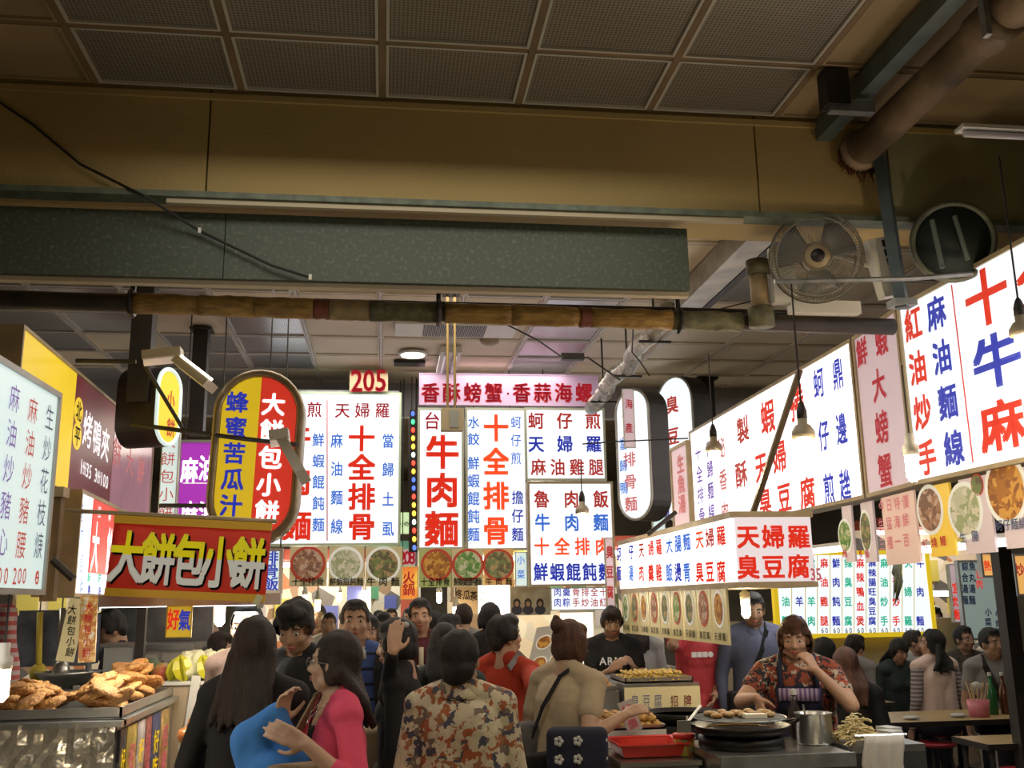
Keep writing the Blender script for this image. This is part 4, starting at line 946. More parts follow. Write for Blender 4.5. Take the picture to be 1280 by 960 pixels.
def cloth(name, col, var=.2, **k): return mat('cloth_'+name, col, .85, var=var, vscale=4, bump=.25, bscale=18, **k)
jeans = cloth('dark_trousers', (.02, .022, .035)); blackc = cloth('black_wool', (.006, .005, .006)); shoe_m = mat('dark_shoe', (.02, .018, .016), .5)

def ellp(c, r, M=None): return ('E', V(c), V(r) if not isinstance(r, (int, float)) else V((r, r, r)), M)
def cap(a, ra, b, rb): return ('C', V(a), ra, V(b), rb)
def xf(prims, M):
    out = []; R = M.to_3x3()
    for p in prims:
        if p[0] == 'E': out.append(('E', M @ p[1], p[2], R @ (p[3] or Matrix.Identity(3))))
        else: out.append(('C', M @ p[1], p[2], M @ p[3], p[4]))
    return out
def inflate(prims, d): return [(p[0], p[1], p[2]+V((d, d, d)), p[3]) if p[0] == 'E' else ('C', p[1], p[2]+d, p[3], p[4]+d) for p in prims]
def shell(prims, vox, smooth=4, cut=None, thick=0.0, noise=None, S=1.0):
    """one continuous mesh grown from overlapping volumes"""
    mb = MB(); hi = vox < .012; n, m = (16, 12) if hi else (12, 8)
    for p in prims:
        if p[0] == 'E': mb.ell(p[1], p[2], p[3], n, m)
        else:
            a, ra, b, rb = p[1:]; d = b-a; L = d.length
            if L < 1e-5: mb.ell(a, ra, None, n, m); continue
            d = d/L; pts = []; rs = []
            for t in (90, 60, 30): q = math.radians(t); pts.append(a-d*ra*math.sin(q)); rs.append(max(ra*math.cos(q), .0008))
            pts.append(a); rs.append(ra); pts.append(b); rs.append(rb)
            for t in (30, 60, 90): q = math.radians(t); pts.append(b+d*rb*math.sin(q)); rs.append(max(rb*math.cos(q), .0008))
            mb.tube(pts, rs, n if ra > .015 else 8)
    me = bpy.data.meshes.new('s'); me.from_pydata([tuple(v) for v in mb.v], [], mb.f)
    o = bpy.data.objects.new('s', me); C.objects.link(o)
    r = o.modifiers.new('r', 'REMESH'); r.mode = 'VOXEL'; r.voxel_size = vox; r.use_smooth_shade = True
    if smooth: s = o.modifiers.new('m', 'SMOOTH'); s.factor = .5; s.iterations = smooth
    dg = bpy.context.evaluated_depsgraph_get(); out = bpy.data.meshes.new_from_object(o.evaluated_get(dg))
    bpy.data.objects.remove(o); bpy.data.meshes.remove(me)
    if noise or cut:
        b = bmesh.new(); b.from_mesh(out)
        if noise:
            from mathutils import noise as nz
            amp, sc = noise; b.normal_update()
            for v in b.verts: v.co += v.normal*amp*nz.noise(V((v.co.x*sc, v.co.y*sc, v.co.z*sc*.45)))
        if cut:
            kill = [f for f in b.faces if cut(f.calc_center_median())]
            bmesh.ops.delete(b, geom=kill, context='FACES')
        if thick:
            bmesh.ops.solidify(b, geom=b.faces[:], thickness=-thick) if False else None
        b.to_mesh(out); b.free()
    out.polygons.foreach_set('use_smooth', [True]*len(out.polygons))
    return out
def add_child(name, me, m, parent, label=None):
    ms = m if isinstance(m, (list, tuple)) else [m]
    me.materials.clear()
    for q in ms: me.materials.append(q)
    o = bpy.data.objects.new(name, me); C.objects.link(o); o.parent = parent
    if label: o['label'] = label
    return o

def ik(S, W, l1, l2, pole):
    d = W-S; L = min(d.length, (l1+l2)*.995); d.normalize(); W = S+d*L
    a = (l1*l1-l2*l2+L*L)/(2*L); h = math.sqrt(max(l1*l1-a*a, 0)); p = (pole-d*pole.dot(d)).normalized()
    return S+d*a+p*h, W
def hand(Wr, d, n, side, curl=.35, s=1.0, spread=.12):
    """palm and five fingers; d = pointing direction, n = palm side normal, side=+1 puts the thumb on d x n"""
    d = d.normalized(); n = (n-d*n.dot(d)).normalized(); w_ = d.cross(n)*side; P_ = []
    kn = []
    for i in range(4):
        off = (.030-.020*i)*s; k = Wr+d*(.088-.004*abs(i-1))*s+w_*off+n*(-.002*abs(i-1.5)); kn.append(k)
        P_.append(cap(Wr+w_*off*.55+d*.012*s, .014*s, k, .0115*s))
    for i, L in enumerate((.040, .045, .042, .032)):
        p = kn[i]; a = curl*.55; dd = (d+w_*spread*(1.5-i)*.35).normalized()
        for j, (f, r0, r1) in enumerate(((1, .0095, .0088), (.68, .0088, .008), (.52, .008, .0068))):
            q_ = (dd*math.cos(a)+n*math.sin(a)).normalized(); e = p+q_*L*f*s
            P_.append(cap(p, r0*s, e, r1*s)); p = e; a += curl*(1.0 if j == 0 else .8)
    b = Wr+d*.022*s+w_*.026*s+n*.006; t = (d*.55+w_*.75+n*.3).normalized()
    e1 = b+t*.036*s; e2 = e1+(d*.8+w_*.35+n*(.25+curl*.4)).normalized()*.030*s; e3 = e2+(d*.9+w_*.05+n*(.25+curl*.5)).normalized()*.024*s
    P_ += [cap(b, .015*s, e1, .0115*s), cap(e1, .0115*s, e2, .0098*s), cap(e2, .0098*s, e3, .008*s)]
    return P_

def person(loc, face, h, label, shirt, trousers=None, skin=0, hair=('short', 'black'), female=True, head=(0, 0), lean=0, R=None, L=None, seat=None, build=1.0,
           sleeve='long', vox=.012, collar=None, glasses=False, neck='crew', handc=(.4, .4), Rh=None, Lh=None, extra=None, group=None, name='person', coat=False, sleeve_mat=None, headtilt=0, shirt_name='shirt', rpole=None, lpole=None):
    """face: heading in degrees (0 looks along +Y, away from the viewer; 180 looks at the viewer)"""
    k = h/1.70
    zoff = 0 if seat is None else (seat+.10)/k-.92
    root = bpy.data.objects.new(name, None); C.objects.link(root); root.location = loc; root.rotation_euler = (0, 0, math.radians(face)); root.empty_display_size = .1
    tag(root, label, 'person', group)
    S_ = Matrix.Scale(k, 4)
    hip = V((0, 0, .92+zoff)); UB = S_ @ Matrix.Translation(hip) @ Matrix.Rotation(-math.radians(lean), 4, 'X') @ Matrix.Translation(-V((0, 0, .92)))
    nk = V((0, -.005, 1.46))
    HD = UB @ Matrix.Translation(nk+V((0, .012, -.022))) @ Matrix.Rotation(math.radians(head[0]), 4, 'Z') @ Matrix.Rotation(math.radians(head[1])+math.radians(lean)*.7, 4, 'X') @ Matrix.Rotation(math.radians(headtilt), 4, 'Y') @ Matrix.Translation(-nk)
    bw = build; sw = (.155 if female else .18)*(.55+.45*bw)
    # torso volumes (unscaled body space)
    torso = [ellp((0, .0, 1.26), (.145*bw if female else .165*bw, .098*bw, .17)), ellp((0, .005, 1.08), (.125*bw, .092*bw, .17)), ellp((0, -.01, .93), (.155*bw, .108*bw, .13)),
             cap((-sw, 0, 1.375), .052, (sw, 0, 1.375), .052), cap((-.04, -.012, 1.435), .04, (-sw*.95, -.005, 1.39), .042), cap((.04, -.012, 1.435), .04, (sw*.95, -.005, 1.39), .042)]
    torso += [cap((-.045*bw, .0, 1.28), .088*bw, (-.05*bw, -.005, .95), .092*bw), cap((.045*bw, .0, 1.28), .088*bw, (.05*bw, -.005, .95), .092*bw)]
    if female: torso += [ellp((-.055, .062*bw, 1.24), (.055*bw, .045*bw, .06)), ellp((.055, .062*bw, 1.24), (.055*bw, .045*bw, .06))]
    neckp = [cap((0, -.02, 1.38), .055 if female else .062, (0, .0, 1.50), .05 if female else .057)]
    headp = [ellp((0, -.012, 1.605), (.074, .092, .092)), ellp((0, .018, 1.565), (.062, .068, .088)), cap((0, .052, 1.502), .026, (0, .06, 1.51), .022), cap((-.042, .02, 1.515), .024, (0, .052, 1.496), .022), cap((.042, .02, 1.515), .024, (0, .052, 1.496), .022),
             ellp((-.034, .055, 1.555), .026), ellp((.034, .055, 1.555), .026), cap((0, .083, 1.592), .007, (0, .099, 1.553), .011), cap((-.011, .088, 1.549), .008, (.011, .088, 1.549), .008),
             cap((-.04, .07, 1.606), .009, (.04, .07, 1.606), .009), ellp((0, .078, 1.522), (.024, .010, .013)), ellp((-.076, -.005, 1.567), (.009, .017, .031)), ellp((.076, -.005, 1.567), (.009, .017, .031))]
    up = xf(torso, UB); nkp = xf(neckp, UB); hp = xf(headp, HD)
    arms = {}; sleeves = []; ap = []
    for sd, tgt, cc, hd, pole in ((1, R, handc[0], Rh, rpole), (-1, L, handc[1], Lh, lpole)):
        Sh = UB @ V((sd*sw, 0, 1.375)); l1 = .285*k; l2 = .25*k
        Wt = V(tgt)*1.0 if tgt is not None else UB @ V((sd*(sw+.07), .06, .86))
        if pole is None: pole = V((sd*.35, -.6, -.6))
        El, Wr = ik(Sh, Wt, l1, l2, V(pole)); bu = (.55+.45*bw)
        ap += [cap(Sh, .050*k*bu, El, .038*k*bu), cap(El, .039*k*bu, Wr, .024*k)]
        dd = hd[0] if hd else (Wr-El); nn = hd[1] if hd else V((-sd, .15, .1))
        sgn = hd[2] if hd and len(hd) > 2 else (1 if (V(dd).cross(V(nn))).y > 0 or (V(dd).cross(V(nn))).z > 0 else -1)
        ap += hand(Wr, V(dd), V(nn), sgn, cc, k*(.93 if female else 1.02))
        if sleeve == 'long': sleeves += [cap(Sh, .056*k*bu, El, .045*k*bu), cap(El, .045*k*bu, El.lerp(Wr, .92), .033*k)]
        elif sleeve == 'threeq': sleeves += [cap(Sh, .056*k*bu, El, .045*k*bu), cap(El, .045*k*bu, El.lerp(Wr, .45), .042*k)]
        elif sleeve == 'short': sleeves += [cap(Sh, .058*k*bu, Sh.lerp(El, .55), .056*k*bu)]
        arms[sd] = (Sh, El, Wr)
    # legs
    lg = []; feet = []
    for sd in (-1, 1):
        if seat is None:
            a = V((sd*.085, -.005, .87)); b = V((sd*.09, .015, .48)); c = V((sd*.09+.01*sd, -.02, .09))
        else:
            a = V((sd*.085, -.0, .90+zoff)); b = V((sd*.11, .40, .90+zoff)); b.z = max(.47/k, b.z-.02); c = V((sd*.11, .36, .09))
        a, b, c = a*k, b*k, c*k
        lg += [cap(a, .082*k*bw, b, .054*k), cap(b, .054*k, c, .036*k)]
        feet += [cap(c+V((0, -.03, -.045))*k, .035*k, c+V((sd*.02, .13, -.055))*k, .03*k)]
    lod = vox
    body = shell(up+nkp+hp+ap+lg+feet, lod, 3 if lod < .01 else 2)
    add_child('body', body, SKIN[skin], root)
    # shirt with neck opening, sleeves
    UBi = UB.inverted()
    if neck == 'v': ncut = lambda c: (lambda q: q.y > 0 and q.z > 1.20 and abs(q.x) < (q.z-1.20)*.35)(UBi @ c)
    elif neck == 'scoop': ncut = lambda c: (lambda q: q.z > 1.34 and q.y > -.01 and (q.x/.095)**2+((q.z-1.45)/.10)**2 < 1)(UBi @ c)
    else: ncut = lambda c: (lambda q: q.z > 1.40 and (q.x/.06)**2+((q.y-.01)/.07)**2 < 1 and q.z > 1.425)(UBi @ c)
    low = .86 if not coat else .55
    sp = inflate(up, .012*k)+([] if sleeve_mat else sleeves)
    if sleeve_mat: add_child('sleeves', shell(sleeves, max(lod, .008), 2), sleeve_mat, root)
    if coat: sp += xf([cap((0, -.01, .9), .165*bw, (0, -.01, .62), .17*bw)], S_ @ Matrix.Translation((0, 0, zoff)))
    if not coat and seat is None: sp += xf([ellp((0, -.008, .86), (.155*bw, .112*bw, .14))], UB)
    hz = (.84 if not coat else .50)
    hcut0 = ncut; ncut = (lambda c: hcut0(c) or ((UBi @ c).z < hz and abs((UBi @ c).x) < .24*bw)) if seat is None else hcut0
    me = shell(sp, max(lod, .008), 3, ncut, noise=(.007 if lod < .01 else .004, 9))
    sh = add_child(shirt_name, me, shirt, root)
    tr = shell(inflate(lg, .010*k)+xf([ellp((0, -.01, .9+zoff), (.15*bw, .105*bw, .11) if seat is None else (.178*bw, .135*bw, .11))], S_), max(lod, .012), 2)
    add_child('trousers', tr, trousers or jeans, root)
    add_child('shoes', shell(inflate(feet, .008), max(lod, .012), 1), shoe_m, root)
    # face details
    for nm, pr, mm in (('eye', [(sd, ellp((sd*.031, .0755, 1.585), (.0125, .007, .0058))) for sd in (-1, 1)], m_eye),):
        for sd, e in pr:
            q = xf([e], HD)[0]; eo = MB(); eo.ell(q[1], q[2]*k, q[3], 10, 6); E_ = add_mb(eo, nm, m_eye, root)
            q = xf([ellp((sd*.031, .0805, 1.585), (.0055, .004, .0056))], HD)[0]; io = MB(); io.ell(q[1], q[2]*k, q[3], 8, 6); add_mb(io, 'iris', m_iris, E_)
    bo = MB()
    for sd in (-1, 1): bo.tube([HD @ V((sd*.014, .083, 1.606)), HD @ V((sd*.032, .080, 1.611)), HD @ V((sd*.05, .066, 1.603))], [.003*k, .0035*k, .0015*k], 5)
    add_mb(bo, 'eyebrows', m_brow, root)
    lo = MB(); lo.tube([HD @ V((-.023, .078, 1.522)), HD @ V((-.009, .0885, 1.526)), HD @ V((.009, .0885, 1.526)), HD @ V((.023, .078, 1.522))], [.0015*k, .005*k, .005*k, .0015*k], 6)
    lo.tube([HD @ V((-.02, .078, 1.519)), HD @ V((0, .0885, 1.514)), HD @ V((.02, .078, 1.519))], [.0015*k, .006*k, .0015*k], 6); add_mb(lo, 'lips', m_lip, root)
    # hair
    style, hc = hair; HDi = HD.inverted()
    hpz = inflate([ellp((0, -.014, 1.61), (.074, .092, .092))], .010 if style == 'short' else .015)
    hs = [('E', p[1], p[2], p[3]) for p in hpz]; lows = []
    fringe = style in ('bob', 'bun_fringe', 'long_fringe', 'mop')
    line = 1.618 if fringe else 1.645
    sideline = 1.50
    if style == 'short': hs += [ellp((0, .02, 1.675), (.06, .055, .03)), ellp((0, -.055, 1.58), (.068, .05, .06))]; sideline = 1.585
    if style == 'mop': hs += [ellp((0, .03, 1.665), (.072, .065, .045)), ellp((0, -.06, 1.57), (.075, .055, .07)), ellp((-.07, .01, 1.60), (.022, .05, .045)), ellp((.07, .01, 1.60), (.022, .05, .045))]; sideline = 1.56
    if style in ('bob', 'bun_fringe'): hs += [ellp((0, -.04, 1.56), (.088, .07, .085)), ellp((0, .025, 1.662), (.07, .06, .04)), ellp((-.078, .012, 1.565), (.022, .048, .075)), ellp((.078, .012, 1.565), (.022, .048, .075))]
    if style == 'perm': hs += [ellp((0, -.03, 1.62), (.098, .10, .10)), ellp((0, -.06, 1.55), (.085, .06, .075))]; sideline = 1.55
    if style in ('bun', 'bun_fringe'): hs += [ellp((.01, -.10, 1.665), (.044, .045, .04)), ellp((.01, -.115, 1.70), (.022, .022, .02)), ellp((0, -.06, 1.56), (.062, .045, .05))]; sideline = 1.60
    if style == 'ponytail': hs += [ellp((0, -.06, 1.57), (.065, .05, .06)), ellp((0, -.11, 1.63), (.03, .03, .03))]; sideline = 1.60; lows = [((0, -.13, 1.62), (0, -.15, 1.50), (0, -.12, 1.36), .028)]
    if style in ('long', 'long_fringe', 'long_wavy'):
        hs += [ellp((0, -.045, 1.57), (.078, .066, .085)), ellp((-.068, -.018, 1.57), (.02, .046, .075)), ellp((.068, -.018, 1.57), (.02, .046, .075))]
        e = 1.31 if style != 'long_wavy' else 1.25
        for x in (-.075, -.05, -.025, 0, .025, .05, .075): lows.append(((x, -.075+.35*abs(x), 1.56), (x*1.15, -.115, 1.42), (x*(1.25 if style != 'long_wavy' else 1.5), -.125, e+.05*random.random()), .025))
    hw = [p for p in xf(hs, HD)]
    hw = [('E', p[1], p[2]*k, p[3]) for p in hw]
    for a, b, c, r in lows:
        a_ = HD @ V(a); b_ = (HD @ V(b)).lerp(UB @ V(b), .6); c_ = UB @ V(c)
        hw += [cap(a_, r*k, b_, r*k*1.05), cap(b_, r*k*1.05, c_, r*k*.45)]
    tops = 1.535 if style in ('bob', 'long_fringe', 'bun_fringe') else sideline
    def hcut(c):
        q = HDi @ c
        q = V((q.x, q.y+.006*math.sin(q.x*170+q.z*60), q.z+.007*math.sin(q.x*210)+.004*math.sin(q.x*90+1)))
        if q.z < 1.44: return False
        if q.y > .045 and q.z < line+.25*max(0, .03-abs(q.x))*0: return True
        if q.y > .012 and q.z < line-.02 and abs(q.x) < .062: return True
        if style in ('short', 'mop', 'perm', 'bun', 'ponytail') and q.y > -.03 and q.z < sideline and abs(q.x) > .03: return True
        return False
    ho = add_child('hair', shell(hw, max(.0075, lod*.8), 2, hcut, noise=(.006 if style not in ('perm', 'mop') else .012, 26)), HAIR[hc], root)
    if collar:
        mb = MB(); pts = []
        for i in range(13):
            a = math.radians(-60+i*(300/12)); pts.append(UB @ V((.066*math.sin(a+math.pi) if False else .07*math.cos(math.radians(-60)-i*math.radians(20)+0), 0, 0)))
        ring = []
        for i in range(15):
            a = math.radians(108+i*(324/14)-0); ring.append(a)
        v = []; 
        for a in ring:
            for rr, zz in ((.062, 1.463), (.082, 1.437), (.10, 1.405)): v.append(UB @ V((rr*math.cos(a)*1.02, rr*math.sin(a)+.0, zz-.03*max(0, math.sin(a)))))
        f = [(i*3+j, i*3+j+1, i*3+j+4, i*3+j+3) for i in range(14) for j in range(2)]
        mb.add(v, f); co = add_mb(mb, 'collar', collar, root); s = co.modifiers.new('s', 'SOLIDIFY'); s.thickness = .005
    if glasses:
        mb = MB()
        for sd in (-1, 1): mb.tube([HD @ V((sd*.033+.023*math.cos(a), .093, 1.583+.016*math.sin(a))) for a in [i*math.pi/7 for i in range(14)]], .0016, 4, closed=True).tube([HD @ V((sd*.056, .092, 1.588)), HD @ V((sd*.08, .0, 1.585))], .0016, 4)
        mb.tube([HD @ V((-.01, .094, 1.585)), HD @ V((.01, .094, 1.585))], .0016, 4); add_mb(mb, 'glasses', mat('spectacle_frame', (.25, .24, .22), .3, .6), root)
    root_info = dict(root=root, UB=UB, HD=HD, k=k, arms=arms, W=Matrix.Translation(V(loc)) @ Matrix.Rotation(math.radians(face), 4, 'Z'), sw=sw, bw=bw)
    return root_info
def add_mb(mb, name, m, parent):
    """mesh built in the parent's local space"""
    me = bpy.data.meshes.new(name); me.from_pydata([tuple(v) for v in mb.v], [], mb.f); me.materials.append(m)
    me.polygons.foreach_set('use_smooth', [True]*len(me.polygons))
    o = bpy.data.objects.new(name, me); C.objects.link(o); o.parent = parent; return o
def at(px, py, Y): q = P(px, py, Y); return (q.x, q.y, 0)
def loc_of(info_loc, face, world):
    return Matrix.Rotation(-math.radians(face), 3, 'Z') @ (V(world)-V((info_loc[0], info_loc[1], 0)))
def wd(v, face): return Matrix.Rotation(-math.radians(face), 3, 'Z') @ V(v)

stripe = ramp_mat('cloth_blue_stripe', 'stripe', 13.5, [(0, (.05, .09, .28)), (.80, (.01, .012, .03))], .85, axis=2)
floral = ramp_mat('cloth_autumn_floral', 'voronoi', 38, [(0, (.55, .48, .34)), (.30, (.32, .09, .03)), (.42, (.5, .42, .3)), (.55, (.06, .06, .09)), (.66, (.45, .4, .28)), (.80, (.16, .12, .10)), (.9, (.30, .12, .05))], .8)
plaid = ramp_mat('cloth_red_black_check', 'voronoi', 46, [(0, (.28, .045, .02)), (.30, (.02, .015, .02)), (.66, (.42, .36, .28)), (.80, (.24, .06, .02))], .8)
pinkc = cloth('hot_pink_knit', (.72, .07, .15)); redc = cloth('brick_red_knit', (.42, .035, .01)); beigec = cloth('beige_chiffon', (.46, .36, .24)); coral = cloth('coral_tee', (.62, .06, .08)); greyblue = cloth('slate_blue_shirt', (.10, .11, .18))
cream = cloth('cream_vest', (.74, .56, .48)); olivec = cloth('olive_shirt', (.06, .05, .035)); tealc = cloth('dark_green_top', (.03, .045, .045)); whitec = cloth('pale_shirt', (.5, .5, .48)); denim = cloth('blue_denim_shirt', (.05, .09, .2)); navy = cloth('navy_apron', (.012, .013, .04)); purplec = cloth('purple_fabric', (.12, .04, .2)); cyanb = cloth('sky_blue_fleece', (.05, .22, .62)); khaki = cloth('khaki_bag', (.30, .22, .13)); brownc = cloth('brown_top', (.12, .07, .045)); greyc = cloth('grey_top', (.25, .24, .23))

def strap(info, pts, r, m, label, name='shoulder_bag', body=None, cat='bag'):
    """bag carried by a person: strap + bag body; points in body space (unscaled)"""
    W = info['W']; UB = info['UB']; p = [W @ (UB @ V(q)) for q in pts]
    t = thing(name, label, cat, p[-1]); mb = MB()
    n = len(p)
    for i in range(n-1):
        d = (p[i+1]-p[i]); L = d.length; d.normalize()
        c = W @ (UB @ V((0, 0, (pts[i][2]+pts[i+1][2])/2))); o = ((p[i]+p[i+1])/2-c); o = (o-d*o.dot(d)).normalized(); s_ = d.cross(o)
        mb.box((p[i]+p[i+1])/2, (L*1.08, r, .008), Matrix((d, s_, o)).transposed())
    mb.build('strap', m, t)
    if body: body(t)
    return t

# pink cardigan woman, close, looking left
pl = at(424, 900, 3.72); fc = 108
lw = wd
A = lambda px, py, Y, loc, face: loc_of(loc, face, P(px, py, Y))
pw = person(pl, fc, 1.575, 'woman in hot pink cardigan with long brown hair and glasses, head turned left', pinkc, None, 0, ('long', 'brown'), True, head=(-34, 4), lean=2,
    L=A(383, 930, 3.42, pl, fc), R=A(352, 905, 3.62, pl, fc), sleeve='threeq', vox=.0062, glasses=True, neck='v', handc=(.6, .28),
    Lh=(wd((-.95, .1, .42), fc), wd((.1, .9, -.1), fc), 1), Rh=(wd((.1, -.15, 1), fc), wd((.7, -.6, 0), fc), 1), lpole=wd((.55, -.3, -1), fc), rpole=wd((-.3, .3, -1), fc))
UB, k_ = pw['UB'], pw['k']
it = shell(inflate(xf([ellp((0, .0, 1.26), (.145, .098, .15)), ellp((0, .005, 1.1), (.12, .09, .15)), ellp((-.065, .075, 1.235), .053), ellp((.065, .075, 1.235), .053)], UB), .007), .009, 2, lambda c: (UB.inverted() @ c).z > 1.335)
add_child('black_camisole', it, blackc, pw['root'])
mb = MB(); mb.tube([UB @ V((-.05, .03, 1.43)), UB @ V((-.03, .085, 1.385)), UB @ V((0, .105, 1.36)), UB @ V((.03, .085, 1.385)), UB @ V((.05, .03, 1.43))], .0015, 4).ell(UB @ V((0, .108, 1.35)), (.006, .004, .008)); add_mb(mb, 'necklace', mat('silver', (.7, .7, .7), .2, 1), pw['root'])
def tote(t, c, s, m, tilt=0):
    mb = MB(); mb.box(V(c), s, Matrix.Rotation(tilt, 3, 'Z')); o = mb.build('bag_body', m, t); b = o.modifiers.new('b', 'BEVEL'); b.width = min(s)*.3; b.segments = 3
    for p in o.data.polygons: p.use_smooth = True
c = P(375, 985, 3.42)
strap(pw, [(.06, -.09, 1.43), (.09, -.02, 1.458), (.10, .05, 1.425), (.085, .13, 1.30), (.07, .15, 1.18), (.03, .15, 1.05), (-.02, .16, .96)], .035, khaki, 'khaki shoulder bag of the woman in the pink cardigan', body=lambda t: tote(t, P(395, 1000, 3.5), (.34, .1, .24), khaki, .4))
jk = thing('folded_jacket', 'sky blue fleece jacket held on the arm of the woman in pink', 'jacket', P(345, 930, 3.55))
me = shell([cap(P(312, 925, 3.62), .055, P(345, 895, 3.62), .045), cap(P(312, 925, 3.62), .06, P(330, 985, 3.6), .07), cap(P(345, 895, 3.62), .045, P(372, 960, 3.6), .05), cap(P(330, 960, 3.6), .07, P(372, 985, 3.6), .07), cap(P(330, 985, 3.6), .07, P(345, 1060, 3.6), .08)], .009, 3, noise=(.012, 14))
for v in me.vertices: v.co -= jk.location
add_child('fleece', me, cyanb, jk)

# black coat woman with long hair, close left
pl = at(312, 900, 3.95); fc = -15
person(pl, fc, 1.63, 'person in a black coat with long brown hair seen from behind at left', blackc, None, 0, ('long_wavy', 'brown'), True, head=(10, 10), lean=3, R=A(330, 900, 4.3, pl, fc), L=A(285, 930, 4.25, pl, fc), vox=.009, coat=True, build=1.12)
# man behind bending head
pl = at(372, 900, 4.75); fc = 140
person(pl, fc, 1.70, 'man in black with thick dark hair looking down, between black coat and pink cardigan', blackc, None, 1, ('mop', 'black'), False, head=(25, -22), vox=.01, R=A(400, 940, 4.5, pl, fc))
pl = at(305, 900, 5.2); fc = 150
person(pl, fc, 1.68, 'man with short dark hair half hidden behind the black coat, near the bulb', brownc, None, 1, ('short', 'black'), False, head=(20, 0), vox=.012)
# striped shirt man
pl = at(442, 900, 5.35); fc = 172
ms = person(pl, fc, 1.69, 'man in blue striped polo shirt with white collar looking up', stripe, None, 1, ('short', 'black'), False, head=(8, 8), vox=.009, collar=whitec, build=1.0)
strap(ms, [(-.14, -.1, 1.40), (-.135, -.02, 1.445), (-.135, .06, 1.42), (-.135, .115, 1.33), (-.14, .11, 1.2), (-.15, .06, 1.05), (-.16, -.03, .98)], .045, blackc, 'dark backpack on the shoulder of the man in the striped polo', name='backpack', body=lambda t: tote(t, ms['W'] @ (ms['UB'] @ V((-.03, -.2, 1.2))), (.28, .15, .4), blackc, math.radians(172)))
c = P(478, 940, 5.0); t = thing('paper_carrier_bag', 'tan paper bag carried at knee height beside the striped polo', 'bag', c)
tote(t, c, (.22, .12, .24), khaki); MB().tube([c+V((-.05, 0, .12)), c+V((-.03, 0, .2)), c+V((.03, 0, .2)), c+V((.05, 0, .12))], .004, 5).build('handle', khaki, t)
# glasses woman behind
pl = at(459, 900, 6.6); person(pl, 178, 1.60, 'woman in dark top and glasses peering over the striped polo shoulder', tealc, None, 2, ('bob', 'black'), True, head=(0, 0), vox=.012, glasses=True)
# woman with a hand on her ear
pl = at(502, 900, 4.75); fc = 75
er = person(pl, fc, 1.60, 'person in black with a hand over her ear and a white hair clip', blackc, None, 2, ('bob', 'black'), True, head=(0, -8), vox=.0075, coat=True,
    R=A(491, 815, 4.52, pl, fc), Rh=(wd((.12, .35, .9), fc), wd((.15, 1, -.1), fc), -1), handc=(.18, .4), rpole=wd((-.6, -.6, -1), fc), sleeve='long')
q = P(507, 781, 4.62); tag(MB().ell(q, (.016, .012, .014)).build('hair_clip', whitec, None, True), 'small white hair clip on the black bob beside the raised hand', 'hair clip')
# tall man in white striped vest far centre
pl = at(524, 900, 7.0); vm = person(pl, 185, 1.70, 'tall man in maroon shirt with cream cross-band vest facing the viewer', cloth('maroon_shirt', (.08, .01, .02)), None, 2, ('short', 'black'), False, head=(-5, 0), vox=.012)
UB = vm['UB']; mb = MB()
for (x0, x1, z0, z1) in ((-.16, -.06, .9, 1.38), (-.01, .02, 1.1, 1.36), (-.12, .16, 1.22, 1.245), (-.12, .16, 1.16, 1.19)):
    mb.box(UB @ V(((x0+x1)/2, .135, (z0+z1)/2)), (abs(x1-x0), .02, z1-z0))
add_mb(mb, 'vest_bands', cloth('cream_bands', (.5, .45, .33)), vm['root'])
# floral jacket woman, close, back to viewer
pl = at(576, 900, 4.0); fl_ = person(pl, -6, 1.56, 'person in autumn floral jacket with permed black hair seen from behind', floral, None, 1, ('perm', 'black'), True, head=(-14, 3), vox=.008, build=1.28, collar=floral, coat=True, shirt_name='jacket')
# red top woman looking right
pl = at(632, 900, 5.35); fc = -38
rw = person(pl, fc, 1.60, 'woman in brick red sweater with short black hair looking right', redc, None, 2, ('mop', 'black'), True, head=(-32, 4), vox=.0085, neck='scoop', sleeve='threeq', R=A(657, 905, 5.15, pl, fc), L=A(644, 915, 5.5, pl, fc))
strap(rw, [(.10, -.12, 1.40), (.105, -.02, 1.47), (.11, .085, 1.41), (.12, .145, 1.28), (.15, .15, 1.1), (.2, .08, 1.0)], .03, cloth('grey_print_strap', (.2, .19, .2), .6), 'patterned grey shoulder bag of the woman in brick red', body=lambda t: tote(t, P(652, 925, 4.75), (.2, .1, .16), cloth('grey_print_strap', (.2, .19, .2)), .5))
# long dark haired person between floral and black
pl = at(556, 900, 5.0); person(pl, 0, 1.57, 'person with long black hair and a checked headscarf behind the floral jacket', tealc, None, 2, ('long', 'black'), True, head=(0, -5), vox=.012)
# beige woman with bun reaching right
pl = at(704, 900, 4.75); fc = -48
bw_ = person(pl, fc, 1.58, 'woman in beige blouse with a hair bun reaching over the tofu trays', beigec, cloth('navy_flower_skirt', (.012, .012, .03), col2=(.02, .02, .05)), 1, ('bun_fringe', 'auburn'), True, head=(-15, -8), lean=5, vox=.008, sleeve='short', build=1.18, coat=False,
    R=A(782, 893, 4.62, pl, fc), Rh=(wd((.9, .25, .25), fc), wd((-.2, .5, -.8), fc), 1), handc=(.55, .4), rpole=wd((.1, -.5, -1), fc), shirt_name='blouse')
strap(bw_, [(.1, .12, 1.36), (.08, .0, 1.475), (.04, -.11, 1.40), (-.03, -.155, 1.25), (-.10, -.158, 1.08), (-.19, -.10, .92)], .018, blackc, 'thin black cross-body bag strap over the beige blouse', body=lambda t: tote(t, P(672, 965, 4.6), (.2, .08, .16), blackc, .5))
fb = thing('flowered_bag', 'navy cloth bag with white flower print hanging at the beige blouse hip', 'bag', P(715, 935, 4.5))
c = P(722, 945, 4.5); tote(fb, c, (.27, .10, .24), cloth('navy_cotton', (.012, .014, .035)), -.2)
mb = MB(); rr_ = random.Random(9)
